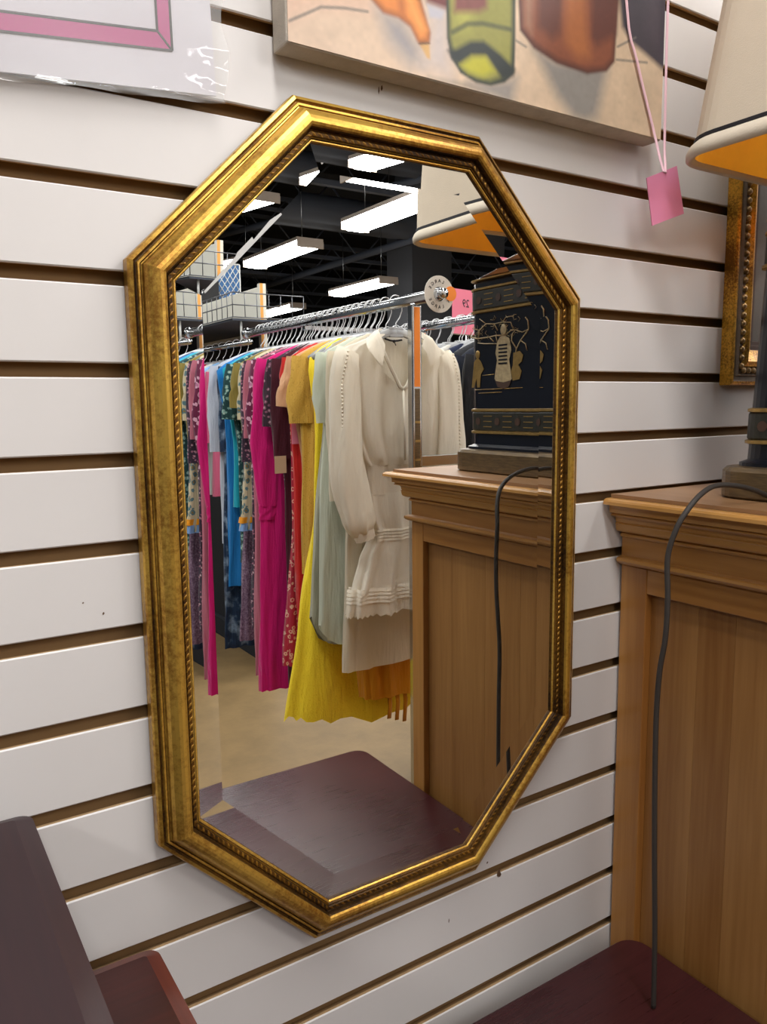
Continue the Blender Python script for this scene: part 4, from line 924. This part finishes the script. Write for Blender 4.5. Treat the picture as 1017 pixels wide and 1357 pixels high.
# a few bare hooks' worth of extra hangers, as the crowded rail shows
for k in range(22):
    hanger(RX, -1.30-.038*k, RZ+.0, random.uniform(-.15, .15), 'clear plastic hanger with chrome hook among the crowded near rail', 'hangers on the near rail')
FR = [('black', '14151A', 1.24, .9), ('ink navy', '161C2C', 1.30, .8), ('charcoal', '2A2B30', 1.37, .95), ('midnight blue', '1A2440', 1.44, .85), ('soft white', 'CFCBC4', 1.51, .9), ('slate grey', '4C525C', 1.58, 1.0), ('dark brown', '30241E', 1.66, .9), ('pale grey', '9A9C9E', 1.74, .95), ('jet black', '0E0E12', 1.83, .8), ('denim blue', '32445E', 1.92, .9), ('dark green', '1E2C24', 2.02, .85)]
for nm, c, y, hm in FR:
    garment('%s jacket hanging on the farther rail of the rack' % nm, -y, fab(c), hm, sh=.2, hemw=.19, sl=(1.15, .01, .05), x=RX2, cat='jacket', name='jacket', group='clothes on the farther rail', hl='clear plastic hanger on the farther rail of the rack', hg='hangers on the farther rail', fold=.004, nr=18)
for k in range(14): hanger(RX2, -1.2-.065*k, RZ, random.uniform(-.2, .2), 'clear plastic hanger on the farther rail of the rack', 'hangers on the farther rail')

# ------------------------------------------------------------------ gondola with board, wire basket shelf and hang rail
go = thing('gondola_display', 'white display board unit with wire basket shelf at upper left in the mirror', 'display unit', (1.8, -3.8, 0))
GX = 1.80
part(MB().box((GX, -5.0, 1.84), (GX+.03, -3.33, 2.1), 0, .002), 'board', 'board', go)
part(MB().box((GX, -5.0, .12), (GX+.03, -3.33, 1.838), 0, .002), 'back_panel', 'wallgrey', go)
up = part(MB().box((GX-.006, -3.33, .02), (GX+.03, -3.30, 2.115)), 'upright', 'board', go)
part(MB().box((GX-.005, -3.2999, .3), (GX+.012, -3.299, 2.115)), 'orange_strip', simple('orange_slotted_edge', 'E0A050', .7), up)
part(MB().box((GX-.03, -5.0, 0), (GX+.3, -3.17, .12), 0, .004), 'base', 'wallgrey', go)
part(MB().box((GX-.36, -5.0, 1.862), (GX, -2.83, 1.872)), 'shelf_plate', 'steel_dark', go)
wr = MB(); bx0, bx1, y0_, y1_, z0_, z1_ = GX-.37, GX-.005, -5.0, -2.80, 1.874, 1.985
for z in (z0_, (z0_+z1_)/2, z1_):
    wr.tube([(bx1, y1_, z), (bx0, y1_, z)], .0028, 5); wr.tube([(bx0, y1_, z), (bx0, y0_, z)], .0028, 5)
for k in range(34): y = y1_-k*.065; wr.tube([(bx0, y, z0_), (bx0, y, z1_)], .0022, 4)
for k in range(7): x = bx0+(bx1-bx0)*k/6; wr.tube([(x, y1_, z0_), (x, y1_, z1_)], .0022, 4)
part(wr, 'wire_basket', 'wire_dk', go)
part(MB().tube([(GX-.31, -2.75, 1.76), (GX-.31, -4.9, 1.76)], .013, 10), 'hanging_rail', 'chrome', go)
for y in (-2.85, -3.9, -4.8): part(MB().tube([(GX-.31, y, 1.76), (GX-.31, y, 1.862)], .006, 8), 'rail_bracket', 'wire', go)
bl = thing('blue_board', 'blue panel with white diamond lattice standing above the gondola', 'panel', (2.16, -4.6, 2.1))
part(MB().box((2.07, -4.62, 2.10), (2.235, -4.60, 2.44), 0, .002), 'panel', 'blue', bl)
wl = MB(); x0, x1, z0, z1 = 2.07, 2.235, 2.10, 2.44
for k in range(-6, 9):
    for s in (1, -1):
        pts = []
        for q in range(41):
            x = x0+(x1-x0)*q/40; z = (z0+.062*k+(x-x0)*1.5) if s == 1 else (z1-.062*k-(x-x0)*1.5)
            if z0 <= z <= z1: pts.append((x, -4.599, z))
        if len(pts) > 1: wl.tube([pts[0], pts[-1]], .003, 4)
for a, b_ in (((x0, z0), (x1, z0)), ((x1, z0), (x1, z1)), ((x1, z1), (x0, z1)), ((x0, z1), (x0, z0))): wl.tube([(a[0], -4.599, a[1]), (b_[0], -4.599, b_[1])], .005, 5)
part(wl, 'lattice', 'wire', bl)
part(MB().box((1.86, -4.7, 2.10), (2.06, -4.55, 2.33), 0, .004), 'stand_block', 'rubber', bl)
part(MB().box((1.84, -4.72, 2.085), (2.25, -4.53, 2.10), 0, .002), 'shelf', 'rubber', bl); 
part(MB().tube([(2.16, -4.65, 0), (2.16, -4.65, 2.09)], .02, 8), 'post', 'steel', bl)
GR = [('rose pink', 'C86080'), ('pale grey', 'B0B4B4'), ('sky blue', '8AB4E0'), ('white', 'D8D8D4'), ('red', 'B83030'), ('denim', '3E6AA0'), ('cream', 'CFC8B4'), ('navy', '22304A'), ('peach', 'E0A080'), ('violet', '6A5AA0')]
for i, (nm, c) in enumerate(GR):
    garment('%s top hanging on the gondola rail under the wire basket' % nm, -2.82-.09*i, fab(c), 1.05, sh=.19, hemw=.18, sl=(1.3, .01, .05), x=GX-.31, z=1.76, cat='top', name='top', group='clothes on the gondola rail', hl='clear plastic hanger on the gondola rail', hg='hangers on the gondola rail', nr=14)
